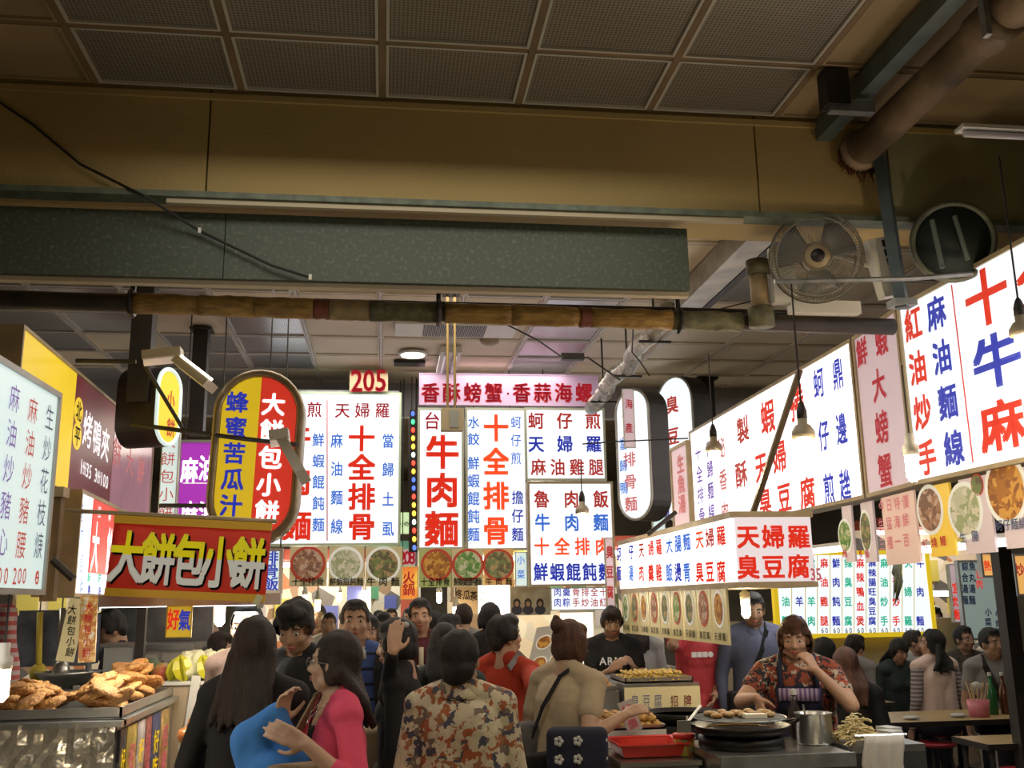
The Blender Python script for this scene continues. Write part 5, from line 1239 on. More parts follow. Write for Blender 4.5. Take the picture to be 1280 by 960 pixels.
for i in range(9):
    o = c+V((-.10+.1*(i % 3), -.052-.01*0, -.08+.075*(i//3)))+V((rr_.uniform(-.01, .01), -.002+.02*((i % 3)-1)*-1*.2, 0)); 
    for q in range(5): a = q*2*math.pi/5; mb.ell(o+V((.013*math.cos(a), -.004, .013*math.sin(a))), (.010, .003, .010), None, 8, 4)
o = mb.build('printed_flowers', whitec, fb, True); o['kind'] = 'stuff'
# dark tee seller
pl = at(768, 900, 7.5); fc = 175
ar = person(pl, fc, 1.62, 'man in black tee with pale lettering working behind the trays', blackc, None, 1, ('mop', 'brown'), False, head=(0, -15), vox=.011, sleeve='short', build=1.0, R=A(762, 838, 7.2, pl, fc), L=A(792, 834, 7.2, pl, fc))
def chest_print(info, txt, w_, h_, z, col, y=.128, step=None):
    UB = info['UB']; mb = MB(); st = step or w_*1.02
    for i, ch in enumerate(txt):
        vs, fs = glyph(ch, .03); x0 = -(i-(len(txt)-1)/2)*st
        mb.add([UB @ V((x0-q.x*w_, y, z+q.y*h_)) for q in vs], fs)
    o = add_mb(mb, 'chest_print', INK[col], info['root']); o['kind'] = 'stuff'
chest_print(ar, 'ARMY', .055, .055, 1.27, 'paintwhite', .124, .06)
pl = at(803, 900, 8.2); sb_ = person(pl, -20, 1.58, 'woman in pale top with brown hair and dark bag strap, back turned beside photo strips', whitec, None, 2, ('long', 'brown'), True, head=(-10, 0), vox=.013)
strap(sb_, [(-.12, -.07, 1.42), (-.06, -.13, 1.28), (.02, -.14, 1.12), (.1, -.13, .98)], .035, blackc, 'wide dark strap bag across the pale top', body=lambda t: tote(t, P(820, 900, 8.0), (.2, .1, .16), blackc))
# coral tee seller
pl = at(876, 900, 7.3); fc = 178
ct = person(pl, fc, 1.66, 'person in coral pink tee with chest print, face hidden by the photo strips', coral, None, 2, ('short', 'black'), True, head=(0, 0), vox=.010, sleeve='short', build=1.12, R=A(841, 806, 6.8, pl, fc), L=A(893, 872, 7.1, pl, fc), Rh=(wd((0, 0, 1), fc), wd((.3, -1, 0), fc), 1))
chest_print(ct, '■■■●', .05, .05, 1.285, 'paintwhite', .148, .042)
# slate shirt man
pl = at(950, 900, 7.1); sm = person(pl, 172, 1.71, 'man in slate blue shirt with a dark diagonal bag strap beside the glowing spiral bulb', greyblue, None, 1, ('short', 'black'), False, head=(-6, -14), vox=.011, build=1.15, collar=greyblue)
strap(sm, [(-.08, .02, 1.455), (-.07, .08, 1.41), (-.02, .125, 1.28), (.06, .13, 1.12), (.14, .09, .98)], .035, blackc, 'dark diagonal strap bag over the slate blue shirt', body=lambda t: tote(t, P(926, 880, 6.9), (.18, .1, .18), blackc))
# apron woman eating, close right
pl = at(1001, 900, 5.12); fc = 158
ap_ = person(pl, fc, 1.575, 'woman cook in dark apron and checked blouse with hand at her mouth', plaid, None, 2, ('bob', 'auburn'), True, head=(-4, -10), lean=3, vox=.0075, sleeve='short', build=1.30, shirt_name='blouse',
    L=A(1020, 838, 4.84, pl, fc), R=A(946, 872, 4.80, pl, fc), Lh=(wd((-.45, .15, .8), fc), wd((-.5, .8, .3), fc), 1), Rh=(wd((.15, -.3, -.75), fc), wd((.9, .2, -.1), fc), 1), handc=(.55, 1.25), lpole=wd((.9, -.2, -1), fc), rpole=wd((-.9, .1, -.8), fc))
UB = ap_['UB']; UBi_ = UB.inverted()
apn = shell(inflate(xf([ellp((0, .0, 1.26), (.19, .128, .17)), ellp((0, .005, 1.08), (.165, .122, .2)), ellp((-.065, .0975, 1.235), .0715), ellp((.065, .0975, 1.235), .0715), cap((0, 0, .95), .19, (0, 0, .6), .2)], UB), .019), .010, 3, lambda c: (lambda q: q.y < .0 or q.z > 1.315 or (q.z > 1.19 and abs(q.x) > .12))(UBi_ @ c))
add_child('apron', apn, navy, ap_['root'])
mb = MB()
for sd in (-1, 1): mb.tube([UB @ V((sd*.095, .165, 1.30)), UB @ V((sd*.095, .10, 1.40)), UB @ V((sd*.09, .02, 1.465)), UB @ V((sd*.09, -.06, 1.43))], .014, 6)
add_mb(mb, 'apron_straps', navy, ap_['root'])
add_mb(MB().box(UB @ V((0, .192, 1.275)), (.2, .012, .06)), 'striped_band', ramp_mat('apron_stripe_band', 'stripe', 45, [(0, (.4, .3, .42)), (.5, (.12, .08, .2))], .8, axis=0), ap_['root'])

# diners on the right (seated)
def diner(px, Y, fc, h, label, shirt, hair, female=True, seat=.46, **k):
    pl = at(px, 850, Y); return person(pl, fc, h, label, shirt, None, k.pop('skin', 2), hair, female, seat=seat, vox=k.pop('vox', .013), **k)
diner(1060, 6.3, -20, 1.62, 'seated diner with long auburn hair and black top, back turned beside the cook', blackc, ('long', 'auburn'), head=(20, -8), seat=.50, build=1.1)
diner(1034, 8.4, 30, 1.62, 'seated diner with round black hair directly behind the cook shoulder', tealc, ('bob', 'black'), seat=.48)
diner(1072, 9.1, -60, 1.62, 'seated diner with brown hair in a grey jacket turned sideways', greyc, ('mop', 'brown'), head=(-10, 0), seat=.47)
dg_ = diner(1114, 9.0, 190, 1.60, 'seated girl in dark green top leaning over her food, fringe over the brow', tealc, ('long_fringe', 'black'), head=(0, -18), lean=12, seat=.47)
diner(1146, 9.5, 200, 1.66, 'older diner in a white shirt with short greying hair turned to his right', whitec, ('short', 'grey'), False, head=(40, 0), seat=.47)
diner(1170, 8.1, 5, 1.66, 'seated woman in cream vest over striped sleeves, long black hair, back to viewer', cream, ('long', 'black'), head=(55, 3), seat=.52, vox=.009, build=1.12, sleeve_mat=ramp_mat('cloth_grey_stripe', 'stripe', 30, [(0, (.42, .36, .34)), (.5, (.16, .13, .14))], .85, axis=2))
diner(1210, 8.9, 180, 1.70, 'seated man in olive shirt and glasses facing the viewer', olivec, ('short', 'black'), False, glasses=True, seat=.50, head=(12, 0), vox=.011)
dm = diner(1244, 7.7, 165, 1.70, 'seated man in grey tee with a black strap looking straight out at right', greyc, ('short', 'black'), False, head=(22, 0), seat=.52, vox=.009, sleeve='short', skin=1)
strap(dm, [(.08, -.08, 1.42), (.09, .02, 1.455), (.09, .09, 1.38), (.05, .13, 1.25), (0, .12, 1.1)], .045, blackc, 'black strap bag across the grey tee at the far right', body=lambda t: tote(t, P(1235, 905, 7.5), (.2, .1, .14), blackc))
diner(1262, 9.3, 185, 1.66, 'diner with dark hair partly hidden behind the man in the grey tee', blackc, ('mop', 'black'), False, seat=.50)
person(at(1181, 900, 10.3), 170, 1.55, 'standing person in denim blue shirt in the gap beside the yellow framed menu', denim, None, 2, ('mop', 'black'), False, vox=.014)
person(at(1174, 900, 11.2), 10, 1.66, 'distant person in pale grey standing behind the denim blue shirt', greyc, None, 2, ('short', 'black'), False, vox=.016)
# people at the left stall
person(at(250, 900, 8.2), -70, 1.62, 'man in black in profile left of the glowing bulb behind the fruit', blackc, None, 1, ('short', 'black'), False, head=(-10, 0), vox=.012)
person(at(266, 900, 7.2), -80, 1.50, 'woman in profile with brown hair bent below the glowing bulb', brownc, None, 0, ('bob', 'brown'), True, head=(-5, -10), vox=.012)
person(at(140, 900, 6.85), 120, 1.66, 'vendor in black cap and black top at the back of the left stall', blackc, None, 1, ('mop', 'black'), False, head=(0, -20), vox=.013)
# far crowd
crowd = [(455, 9.0, 10, 'far walker in dark jacket just left of the LED string', blackc, 'short'), (478, 8.6, 190, 'far walker in brown top facing the viewer below the photo cards', brownc, 'bob'),
    (432, 10.5, 5, 'far walker in grey top behind the striped polo man', greyc, 'mop'), (497, 7.9, 10, 'dark haired walker with purple jacket ahead of the tall vested man', purplec, 'bob'),
    (541, 8.3, -30, 'walker in grey green top right of the tall vested man', tealc, 'bob'), (562, 7.4, -100, 'walker in dark top in profile below the fried cutlet card', brownc, 'bob'),
    (580, 8.6, 5, 'walker with short black hair in front of the handwritten sheet', greyc, 'short'), (408, 9.6, 185, 'far walker in pale shirt left of the striped polo man', whitec, 'short'),
    (510, 11.0, 185, 'distant walker in black centred under the LED string', blackc, 'short'), (478, 11.9, 0, 'distant walker in denim blue below the middle photo card', denim, 'mop'), (488, 12.5, 180, 'very distant walker in cream', cream, 'short'),
    (472, 13.2, 20, 'very distant walker in teal green', tealc, 'bob'), (395, 10.6, 170, 'distant walker in brown near the left glaring stalls', brownc, 'short'), (530, 10.4, 15, 'distant walker in olive shirt below the flame sign', olivec, 'short'),
    (614, 7.9, 20, 'walker with dark hair left of the glaring menu sheet', blackc, 'bob')]
for i, (px, Y, fc, lb, m, st) in enumerate(crowd):
    person(at(px, 900, Y), fc, 1.56+.11*random.Random(i+40).random(), lb, m, None, i % 3, (st, 'black' if i % 3 else 'brown'), st == 'bob', vox=.016, group='crowd at the far end of the aisle', head=(random.Random(i).uniform(-15, 15), 0))

# ------------------------------------------------------------------ left stall
foil = mat('crinkled_foil', (.8, .74, .62), .3, .75, var=.3, vscale=5, bump=1.0, bscale=14)
whitebox = mat('dull_white_cabinet', (.45, .45, .42), .5, var=.15)
xr_, yf, yb = -1.16, 4.75, 5.95
t = thing('fried_food_cart', 'foil wrapped steel cart carrying the trays of fried cutlets at lower left', 'cart', (-1.8, 5.3, 0))
MB().span((-2.5, yf, .05), (xr_, yb, 1.14)).build('cart_body', steel, t)
mb = MB(); nx, nz = 40, 22; rr_ = random.Random(4)
for i in range(nx+1):
    for j in range(nz+1): mb.v.append(V((-2.5+(xr_+2.5)*i/nx, yf-.012-rr_.uniform(0, .022), .25+.91*j/nz)))
mb.f = [(i*(nz+1)+j, (i+1)*(nz+1)+j, (i+1)*(nz+1)+j+1, i*(nz+1)+j+1) for i in range(nx) for j in range(nz)]; mb.mi = [0]*len(mb.f)
mb.build('foil_skirt', foil, t)
MB().span((-2.5, yf-.03, 1.14), (xr_+.03, yf+.04, 1.165)).span((xr_-.03, yf, 1.14), (xr_+.03, yb, 1.165)).build('top_rim', steel, t)
pc = [((.02, .02, .03), .12), ((.5, .36, .06), .2), ((.5, .45, .42), .17), ((.35, .1, .08), .14), ((.03, .05, .18), .2), ((.45, .3, .08), .22)]
y = yf+.03
for i, (c_, w_) in enumerate(pc):
    o = MB().span((xr_, y, .3), (xr_+.012, y+w_-.015, 1.12)).build('poster_panel', ramp_mat('cart_poster_%d' % i, 'noise', 16, [(0, tuple(q*.4 for q in c_)), (.48, c_), (.66, tuple(min(1, q*1.6+.08) for q in c_))], .35, interp='LINEAR'), t)
    fr = Frame((xr_+.012, y, .3), (0, 1, 0), w_, .8)
    lettering(fr, [run('招牌雞排' if i % 2 else '好吃大餅', (w_/2, .68), (w_/2, .3), w_*.6, .12, 'fadedred' if i % 2 else 'yellow', .02)], t, .003, 'uv')
    y += w_
for x0, x1, y0, y1, lb in ((-1.98, xr_+.005, 4.8, 5.9, 'long steel tray heaped with fried cutlets on the foil wrapped cart'),):
    tr = thing('steel_tray', lb, 'tray', ((x0+x1)/2, (y0+y1)/2, 1.167))
    MB().span((x0, y0, 1.167), (x1, y1, 1.175)).build('tray_base', steel, tr)
    MB().span((x0, y0, 1.17), (x1, y0+.01, 1.215)).span((x0, y1-.01, 1.17), (x1, y1, 1.215)).span((x0, y0, 1.17), (x0+.01, y1, 1.215)).span((x1-.01, y0, 1.17), (x1, y1, 1.215)).build('tray_rim', steel, tr)
m_fried = mat('golden_fried_crust', (.52, .27, .07), .6, col2=(.34, .13, .03), vscale=30, bump=.6, bscale=70)
def lump_mesh(name, r, m, seed, jit=.16, n=14, k=9):
    rnd_ = random.Random(seed); mb = MB(); mb.ell((0, 0, 0), r, None, n, k, 0, jit, rnd_)
    me = bpy.data.meshes.new(name); me.from_pydata([tuple(v) for v in mb.v], [], mb.f); me.materials.append(m)
    me.polygons.foreach_set('use_smooth', [True]*len(me.polygons)); return me
fm = [lump_mesh('fried_cutlet', (.078, .06, .023), m_fried, i, .13) for i in range(5)]
def scatter(name, label, cat, group, meshes, spots):
    for i, (p, e) in enumerate(spots):
        o = bpy.data.objects.new(name, meshes[i % len(meshes)]); C.objects.link(o); o.location = p; o.rotation_euler = e; tag(o, label, cat, group)
def heap(cx, cy, z0, rx, ry, h, n, seed, dz=.026, flat=.5):
    r = random.Random(seed); out = []
    for i in range(n):
        t_ = i/n; q = (1-t_)**.6; a = i*2.399; d = q*(.35+.65*abs(math.sin(i*1.7)))
        out.append(((cx+rx*d*math.cos(a), cy+ry*d*math.sin(a), z0+dz+h*t_), (r.uniform(-flat, flat), r.uniform(-flat, flat), r.uniform(0, 6.28))))
    return out
scatter('fried_cutlet', 'golden fried cutlet in the lower left heap on the long tray', 'fried cutlet', 'fried cutlets in the left heap', fm, heap(-1.66, 5.12, 1.175, .20, .24, .10, 26, 1))
scatter('fried_cutlet', 'golden fried cutlet in the taller right heap on the long tray', 'fried cutlet', 'fried cutlets in the right heap', fm, heap(-1.33, 5.2, 1.175, .13, .24, .12, 18, 2)+heap(-1.31, 5.6, 1.175, .13, .22, .15, 20, 3))
q = P(153, 852, 6.0)
tag(MB().box((q.x, 6.0, q.z), (.16, .02, .1), Matrix.Rotation(.3, 3, 'X')).build('price_card', mat('lilac_card', (.6, .5, .6), .6)), 'pale lilac card standing between the fried cutlet heaps', 'card')
# cabinets and kitchen behind
t = thing('steel_cabinet', 'grey steel box cabinet behind the right cutlet heap', 'cabinet', (P(148, 840, 6.4).x, 6.4, 0))
a, b = P(136, 808, 6.4), P(169, 870, 6.4); MB().span((a.x, 6.3, 0), (b.x, 6.5, a.z)).build('cabinet_body', mat('grey_enamel', (.3, .32, .32), .4), t); MB().span((a.x-.02, 6.28, a.z), (b.x+.02, 6.52, a.z+.02)).build('lid', steel, t)
a, b = P(163, 808, 7.0), P(234, 860, 7.0)
t = thing('white_freezer', 'low white cabinet with two doors behind the fruit counter', 'cabinet', ((a.x+b.x)/2, 7, 0))
MB().span((a.x, 7.0, 0), (b.x, 7.5, a.z)).build('cabinet_body', whitebox, t)
for i in range(2):
    x0 = a.x+.02+i*(b.x-a.x)/2; d_ = MB().span((x0, 6.98, .1), (x0+(b.x-a.x)/2-.03, 7.0, a.z-.05)).build('door', whitebox, t); MB().box((x0+.12 if i else x0+.28, 6.97, a.z-.12), (.07, .012, .05)).build('handle', darkmetal, d_)
MB().span((a.x-.02, 6.97, a.z-.03), (b.x+.03, 7.5, a.z+.01)).build('top_edge', steel, t)
# grey backsplash panel and white head rail under the signs
a, b = P(120, 748, 7.4), P(242, 806, 7.4)
MBx = MB().span((a.x, 7.55, b.z-.1), (b.x+.1, 7.6, a.z+.15)).build('backsplash_panel', mat('grey_metal_sheet', (.22, .23, .24), .35, .6, var=.5, vscale=5)); tag(MBx, 'grey metal sheet at the back of the left stall behind the yellow card', 'panel')
a, b = P(118, 742, 5.0), P(350, 757, 5.0)
t = thing('stall_head_rail', 'white head rail with a lit lower edge under the hanging red banner', 'rail', (a.x, 5.02, b.z)); MB().span((a.x, 5.0, b.z+.005), (b.x, 5.06, b.z+.06)).build('rail_body', whitep, t)
a = P(120, 757, 5.1); b = P(325, 760, 5.1)
tube((a.x, 5.12, a.z), (b.x, 5.12, a.z), 'fluorescent tube behind the white head rail of the left stall', 10, .012)
# scale / pan, tools, striped shape at far left
q = P(85, 846, 6.1)
t = thing('weighing_pan', 'round steel pan on a stand left of the steel cabinet', 'scale', (q.x, 6.1, 0))
MB().lathe([(.0, -.05), (.10, -.045), (.17, .02), (.18, .03), (.165, .03), (.09, -.03), (0, -.035)], (q.x, 6.1, q.z), None, 24).build('pan', steel, t, True); MB().cone((q.x, 6.1, 0), (q.x, 6.1, q.z-.05), .05, .03, 10).build('stand', galv, t)
q = P(40, 870, 5.9); t = thing('side_counter', 'long low worktop along the left edge behind the cutlet cart', 'counter', (-3.2, 6.2, 0)); MB().span((-4.2, 5.98, 0), (-2.2, 6.9, .95)).build('counter_body', whitebox, t); MB().span((-4.25, 5.96, .95), (-2.15, 6.95, .98)).build('worktop', steel, t)
for i, (px, y0, y1, m, nm, lb) in enumerate(((78, 760, 838, steel, 'steel_upright', 'thin pole at the left of the hanging paper strips'), (50, 765, 842, mat('yellow_brush', (.5, .4, .05), .6), 'hanging_brush', 'yellow handled brush hanging at the left stall'), (112, 780, 850, galv, 'hanging_ladle', 'steel ladle hanging behind the paper strips'))):
    a, b = P(px, y0, 6.2), P(px-2, y1, 6.2); t = thing(nm, lb, nm.split('_')[1], a); MB().tube([a, b], .018, 8).build('handle', m, t, True); MB().ell(b, (.05, .03, .06), None, 12, 8).build('head', m, t, True); MB().tube([a, (a.x, a.y, 2.0)], .004, 4).build('cord', darkmetal, t)
q = P(25, 815, 5.6)
t = thing('striped_cloth_roll', 'red and white striped cloth hanging at the left edge under the pale menu', 'cloth', q)
me = shell([cap(P(6, 770, 5.6), .07, P(12, 850, 5.6), .05)], .012, 2, noise=(.02, 12))
for v in me.vertices: v.co -= t.location
add_child('cloth', me, ramp_mat('red_white_stripe', 'stripe', 22, [(0, (.28, .05, .05)), (.5, (.3, .25, .25))], .8, axis=2, stretch=(.6, 1, 1)), t)
tag(MB().box(P(64, 800, 6.6), (.5, .3, .3)).box(P(64, 775, 6.6), (.3, .25, .12)).build('stacked_boxes', mat('blue_grey_boxes', (.14, .16, .22), .6, var=.5, vscale=8)), 'blue grey equipment casing behind the hanging strips', 'equipment')
# fruit counter
a, b = P(196, 856, 6.0), P(262, 870, 6.0)
t = thing('fruit_counter', 'pale counter with glass edge carrying gourds and mangoes left of the black coat', 'counter', ((a.x+b.x)/2, 6.2, 0))
zc = P(230, 856, 6.0).z; MB().span((a.x, 6.0, 0), (b.x+.15, 6.5, zc)).build('counter_body', mat('tan_counter', (.38, .3, .2), .6), t); MB().span((a.x-.02, 5.98, zc), (b.x+.17, 6.52, zc+.02)).build('counter_top', whitep, t)
MB().box(P(240, 885, 5.98), (.05, .02, .35), Matrix.Rotation(.1, 3, 'Y')).build('side_post', whitep, t)
gm = lump_mesh('white_gourd', (.058, .05, .085), mat('white_gourd_skin', (.62, .62, .42), .5, bump=.6, bscale=40), 3, .09); sg = mat('starfruit_skin', (.5, .48, .02), .35, var=.2)
for i, (px, py, Y) in enumerate(((234, 832, 6.05), (250, 834, 6.05), (262, 832, 6.15), (276, 836, 6.15), (243, 846, 6.1), (268, 846, 6.05))):
    p = P(px, py, Y); p.z = max(p.z, zc+.105)
    o = bpy.data.objects.new('white_gourd', gm); C.objects.link(o); o.location = p; o.rotation_euler = (.2*i-.5, .25*(i % 3-1), i); tag(o, 'pale lumpy bitter gourd standing upright on the fruit counter', 'gourd', 'white gourds on the fruit counter')
def star(px, py, Y, rz, lb):
    p = P(px, py, Y); p.z = zc+.09; mb = MB(); n = 10; prof = [(0.15, -.075), (.75, -.045), (1, 0), (.75, .045), (.15, .075)]
    for s_, z in prof:
        for k in range(n): a = k*math.pi/5; r_ = (.058 if k % 2 == 0 else .026)*s_; mb.v.append(p+Matrix.Rotation(rz, 3, 'Y') @ V((r_*math.cos(a), r_*math.sin(a), z)))
    mb.f = [(i*n+k, i*n+(k+1) % n, (i+1)*n+(k+1) % n, (i+1)*n+k) for i in range(4) for k in range(n)]+[tuple(range(n-1, -1, -1)), tuple(range(4*n, 5*n))]; mb.mi = [0]*len(mb.f)
    tag(mb.build('starfruit', sg, None, False), lb, 'fruit')
star(220, 842, 6.03, .5, 'yellow green starfruit at the left end of the gourds'); star(257, 850, 6.0, -.4, 'yellow green starfruit in front of the gourds beside the black coat'); star(227, 846, 6.0, -.2, 'second starfruit from the left at the fruit counter')
p = P(203, 830, 6.1); p.z = zc+.065
t = thing('mango', 'red and green mango left of the starfruit', 'fruit', p); MB().ell(p, (.06, .055, .055), None, 18, 12).build('fruit', mat('mango_skin', (.45, .08, .04), .4, col2=(.2, .28, .05), vscale=8), t, True); MB().cone(p+V((0, 0, .05)), p+V((.005, 0, .066)), .005, n=6).build('stalk', darkmetal, t)
p = P(187, 838, 6.2); p.z = zc+.075; tag(MB().ell(p, (.075, .07, .065), None, 16, 10).build('dark_melon', mat('dark_green_rind', (.04, .07, .02), .5), None, True), 'small dark green melon at the left end of the fruit counter', 'fruit')
# low display of packed goods
a, b = P(226, 925, 5.2), P(258, 925, 5.2)
t = thing('low_display_table', 'low display table of wrapped fruit between the cutlet cart and the black coat', 'table', ((a.x+b.x)/2, 5.4, 0)); zt2 = P(240, 930, 5.2).z
MB().span((a.x, 5.15, zt2-.04), (b.x+.1, 5.8, zt2)).build('tabletop', whitep, t); MB().span((a.x+.03, 5.2, 0), (b.x, 5.75, zt2-.04)).build('base', mat('red_skirt', (.4, .04, .04), .7), t)
rr_ = random.Random(8); pm = [lump_mesh('fruit_pack', (.055, .05, .04), mat(n_, c_, .25, var=.4, vscale=20, coat=.5), i, .15, 10, 7) for i, (n_, c_) in enumerate((('pack_orange', (.6, .2, .05)), ('pack_pink', (.6, .25, .22)), ('pack_green', (.35, .4, .06)), ('pack_red', (.5, .04, .04)), ('pack_pale', (.6, .5, .38))))]
spots = [((a.x+.04+(i % 5)*.075+rr_.uniform(-.01, .01), 5.2+.1*(i//5), zt2+.04+.03*(i//10)), (0, 0, rr_.uniform(0, 6))) for i in range(25)]
scatter('fruit_pack', 'small wrapped pack of cut fruit on the low display table', 'fruit', 'wrapped fruit on the low display table', pm, spots)

# ------------------------------------------------------------------ right stall
ztop = 1.0
t = thing('cooking_counter', 'steel cooking counter holding the big wok in front of the cook', 'counter', (1.75, 4.6, 0))
MB().span((1.42, 4.22, .1), (1.97, 4.72, ztop-.03)).build('counter_body', steel, t); MB().span((1.40, 4.2, ztop-.03), (1.99, 4.74, ztop)).build('worktop', steel, t)
MB().span((1.40, 4.185, ztop-.05), (1.99, 4.2, ztop+.005)).build('front_lip', galv, t)
wc = P(925, 903, 4.5); wc.z = 1.075
t = thing('flat_wok', 'wide black frying wok with a wire draining rack on the cooking counter', 'wok', (wc.x, wc.y, ztop))
iron = mat('black_iron', (.015, .013, .012), .45, .6, var=.4)
MB().lathe([(0, -.045), (.10, -.04), (.18, -.005), (.215, .02), (.225, .02), (.19, -.015), (.1, -.055), (0, -.06)], wc, None, 32).build('pan', iron, t, True)
MB().lathe([(.15, -.075), (.19, -.075), (.19, -.03), (.15, -.03)], wc, None, 24).build('burner_ring', iron, t, True)
MB().tube([wc+V((.16*math.cos(a), .16*math.sin(a), .0)) for a in [k*2*math.pi/28 for k in range(28)]], .004, 4, closed=True).build('oil_line', mat('cooking_oil', (.3, .15, .03), .1), t)
mb = MB()
for k in range(15):
    s_ = -.19+k*.38/14; e = math.sqrt(max(.2**2-s_**2, 0)); mb.tube([wc+V((s_, -e, .05)), wc+V((s_, e, .05))], .0022, 4).tube([wc+V((-e, s_, .053)), wc+V((e, s_, .053))], .0022, 4)
mb.tube([wc+V((.205*math.cos(a), .205*math.sin(a), .05)) for a in [k*2*math.pi/30 for k in range(30)]], .004, 5, closed=True)
o = mb.build('wire_rack', galv, t); o['kind'] = 'stuff'
for sx in (-1, 1): MB().tube([wc+V((sx*.22, -.03, .02)), wc+V((sx*.265, -.02, .03)), wc+V((sx*.265, .02, .03)), wc+V((sx*.22, .03, .02))], .007, 6).build('handle', iron, t, True)
om = lump_mesh('frying_cake', (.028, .022, .012), mat('batter_cake', (.4, .2, .05), .5, col2=(.45, .32, .16), vscale=16), 5, .12)
scatter('frying_cake', 'small pale fried cake draining over the wok', 'fried cake', 'fried cakes over the wok', [om], [((wc.x-.13+.062*(i % 5), wc.y-.07+.055*(i//5), wc.z+.066+.004*(i % 2)), (0, 0, i)) for i in range(15)])
tag(MB().box(wc+V((.03, -.11, .066)), (.10, .04, .018)).build('white_tofu_block', mat('white_tofu', (.65, .62, .52), .5)), 'white tofu slab lying over the wok rack', 'food')
a = P(872, 885, 4.3); tl_ = thing('wok_spatula', 'steel spatula leaning on the left rim of the wok', 'spatula', wc)
MB().tube([P(858, 905, 4.45), P(876, 882, 4.5)], .007, 6).build('handle', steel, tl_); MB().box(P(855, 908, 4.45), (.06, .012, .05)).build('blade', steel, tl_)
pc_ = P(1019, 928, 4.5); pc_.z = ztop
t = thing('steel_pot', 'tall stainless pot right of the wok on the cooking counter', 'pot', pc_)
MB().lathe([(.0, .002), (.078, .002), (.08, .01), (.08, .13), (.086, .135), (.076, .13), (.076, .01), (0, .012)], pc_, None, 28).build('pot_body', steel, t, True); MB().lathe([(.0, .09), (.075, .09)], pc_, None, 24).build('broth', mat('dark_broth', (.1, .06, .03), .15), t)
MB().tube([pc_+V((-.03, 0, .05)), pc_+V((-.04, .01, .17))], .005, 6).build('ladle_handle', steel, t)
t = thing('shredded_cabbage_box', 'steel box heaped with shredded pickled cabbage at the counter end', 'box', (2.42, 4.55, 0))
xk, yk = 2.02, 4.32
MB().span((xk, yk, .1), (xk+.36, yk+.28, ztop-.02)).build('stand_body', mat('dark_steel', (.1, .1, .1), .4, .6), t); MB().span((xk, yk, ztop-.02), (xk+.36, yk+.28, ztop+.01)).build('box_rim', steel, t)
mb = MB(); rr_ = random.Random(12)
for i in range(260):
    u, v = rr_.uniform(0, 1), rr_.uniform(0, 1); h_ = .13*math.sin(math.pi*min(max(u, .1), .9))*math.sin(math.pi*min(max(v, .1), .9))
    c = V((xk+.03+.16*u, yk+.03+.2*v, ztop+.01+h_*rr_.uniform(.3, 1))); a = rr_.uniform(0, 6.28)
    d = V((math.cos(a)*.03, math.sin(a)*.03, rr_.uniform(-.01, .01))); mb.tube([c-d, c+V((0, 0, .006)), c+d], .003, 4)
o = mb.build('shredded_cabbage', mat('pickled_cabbage', (.6, .5, .25), .5), t); o['kind'] = 'stuff'
for i, (dx, dy) in enumerate(((.24, .08), (.30, .20))): tag(MB().box((xk+dx, yk+dy, ztop+.035), (.07, .09, .05), Matrix.Rotation(.3, 3, 'Z')).build('white_packet', whitec), ['white paper packet beside the shredded cabbage', 'white paper packet behind the first one at the counter end'][i], 'packet')
p = P(1115, 942, 4.2); t = thing('hanging_towel', 'white towel draped over the counter end beside the cabbage', 'towel', p)
mb = MB()
for i in range(17):
    for j in range(9): mb.v.append(V((p.x-.09+.18*i/16, 4.27+.014*math.sin(i*1.1)*(1-j/9)-.0, ztop+.055-.30*(1-j/8)))+V((.01*math.sin(j), 0, 0)))
mb.f = [(i*9+j, (i+1)*9+j, (i+1)*9+j+1, i*9+j+1) for i in range(16) for j in range(8)]; mb.mi = [0]*len(mb.f)
o = mb.build('cloth', mat('white_towel', (.55, .52, .47), .9, var=.15), t, True); s_ = o.modifiers.new('s', 'SOLIDIFY'); s_.thickness = .008
MB().tube([(p.x-.12, 4.29, ztop+.055), (p.x+.12, 4.29, ztop+.055)], .008, 6).build('rail', steel, t)
p = P(1062, 905, 4.5); t = thing('sauce_bottle', 'slim dark bottle with white cap standing behind the steel pot', 'bottle', (1.93, 4.66, ztop))
MB().lathe([(0, 0), (.028, 0), (.03, .01), (.03, .12), (.012, .17), (.012, .20)], (1.93, 4.66, ztop), None, 16).build('glass', mat('dark_bottle', (.03, .02, .02), .2), t, True); MB().cone((1.93, 4.66, ztop+.2), (1.93, 4.66, ztop+.225), .016, n=12).build('cap', whitep, t)
# front stall: tofu boxes, red tray, cup
t = thing('serving_counter', 'serving counter with the red tray and fried tofu, left of the wok', 'counter', (1.15, 5.0, 0))
MB().span((1.06, 4.5, .05), (1.40, 6.9, .93)).build('counter_body', mat('grey_counter_panel', (.25, .26, .27), .5, .2), t); MB().span((1.04, 4.48, .93), (1.41, 6.92, .95)).build('worktop', steel, t)
c = V((1.215, 4.70, .953)); t = thing('red_plastic_tray', 'shallow red plastic tray at the near end of the serving counter', 'tray', c)
mb = MB(); w1, d1 = .15, .13
for (s0, z0_), (s1, z1_) in (((.88, .005), (1, .055)), ((1, .055), (1.1, .06)), ((.96, .055), (.84, .012))): 
    a = [c+V((sx*w1*s0, sy*d1*s0, z0_)) for sx, sy in ((-1, -1), (1, -1), (1, 1), (-1, 1))]; b = [c+V((sx*w1*s1, sy*d1*s1, z1_)) for sx, sy in ((-1, -1), (1, -1), (1, 1), (-1, 1))]
    mb.add(a+b, [(k, (k+1) % 4, (k+1) % 4+4, k+4) for k in range(4)])
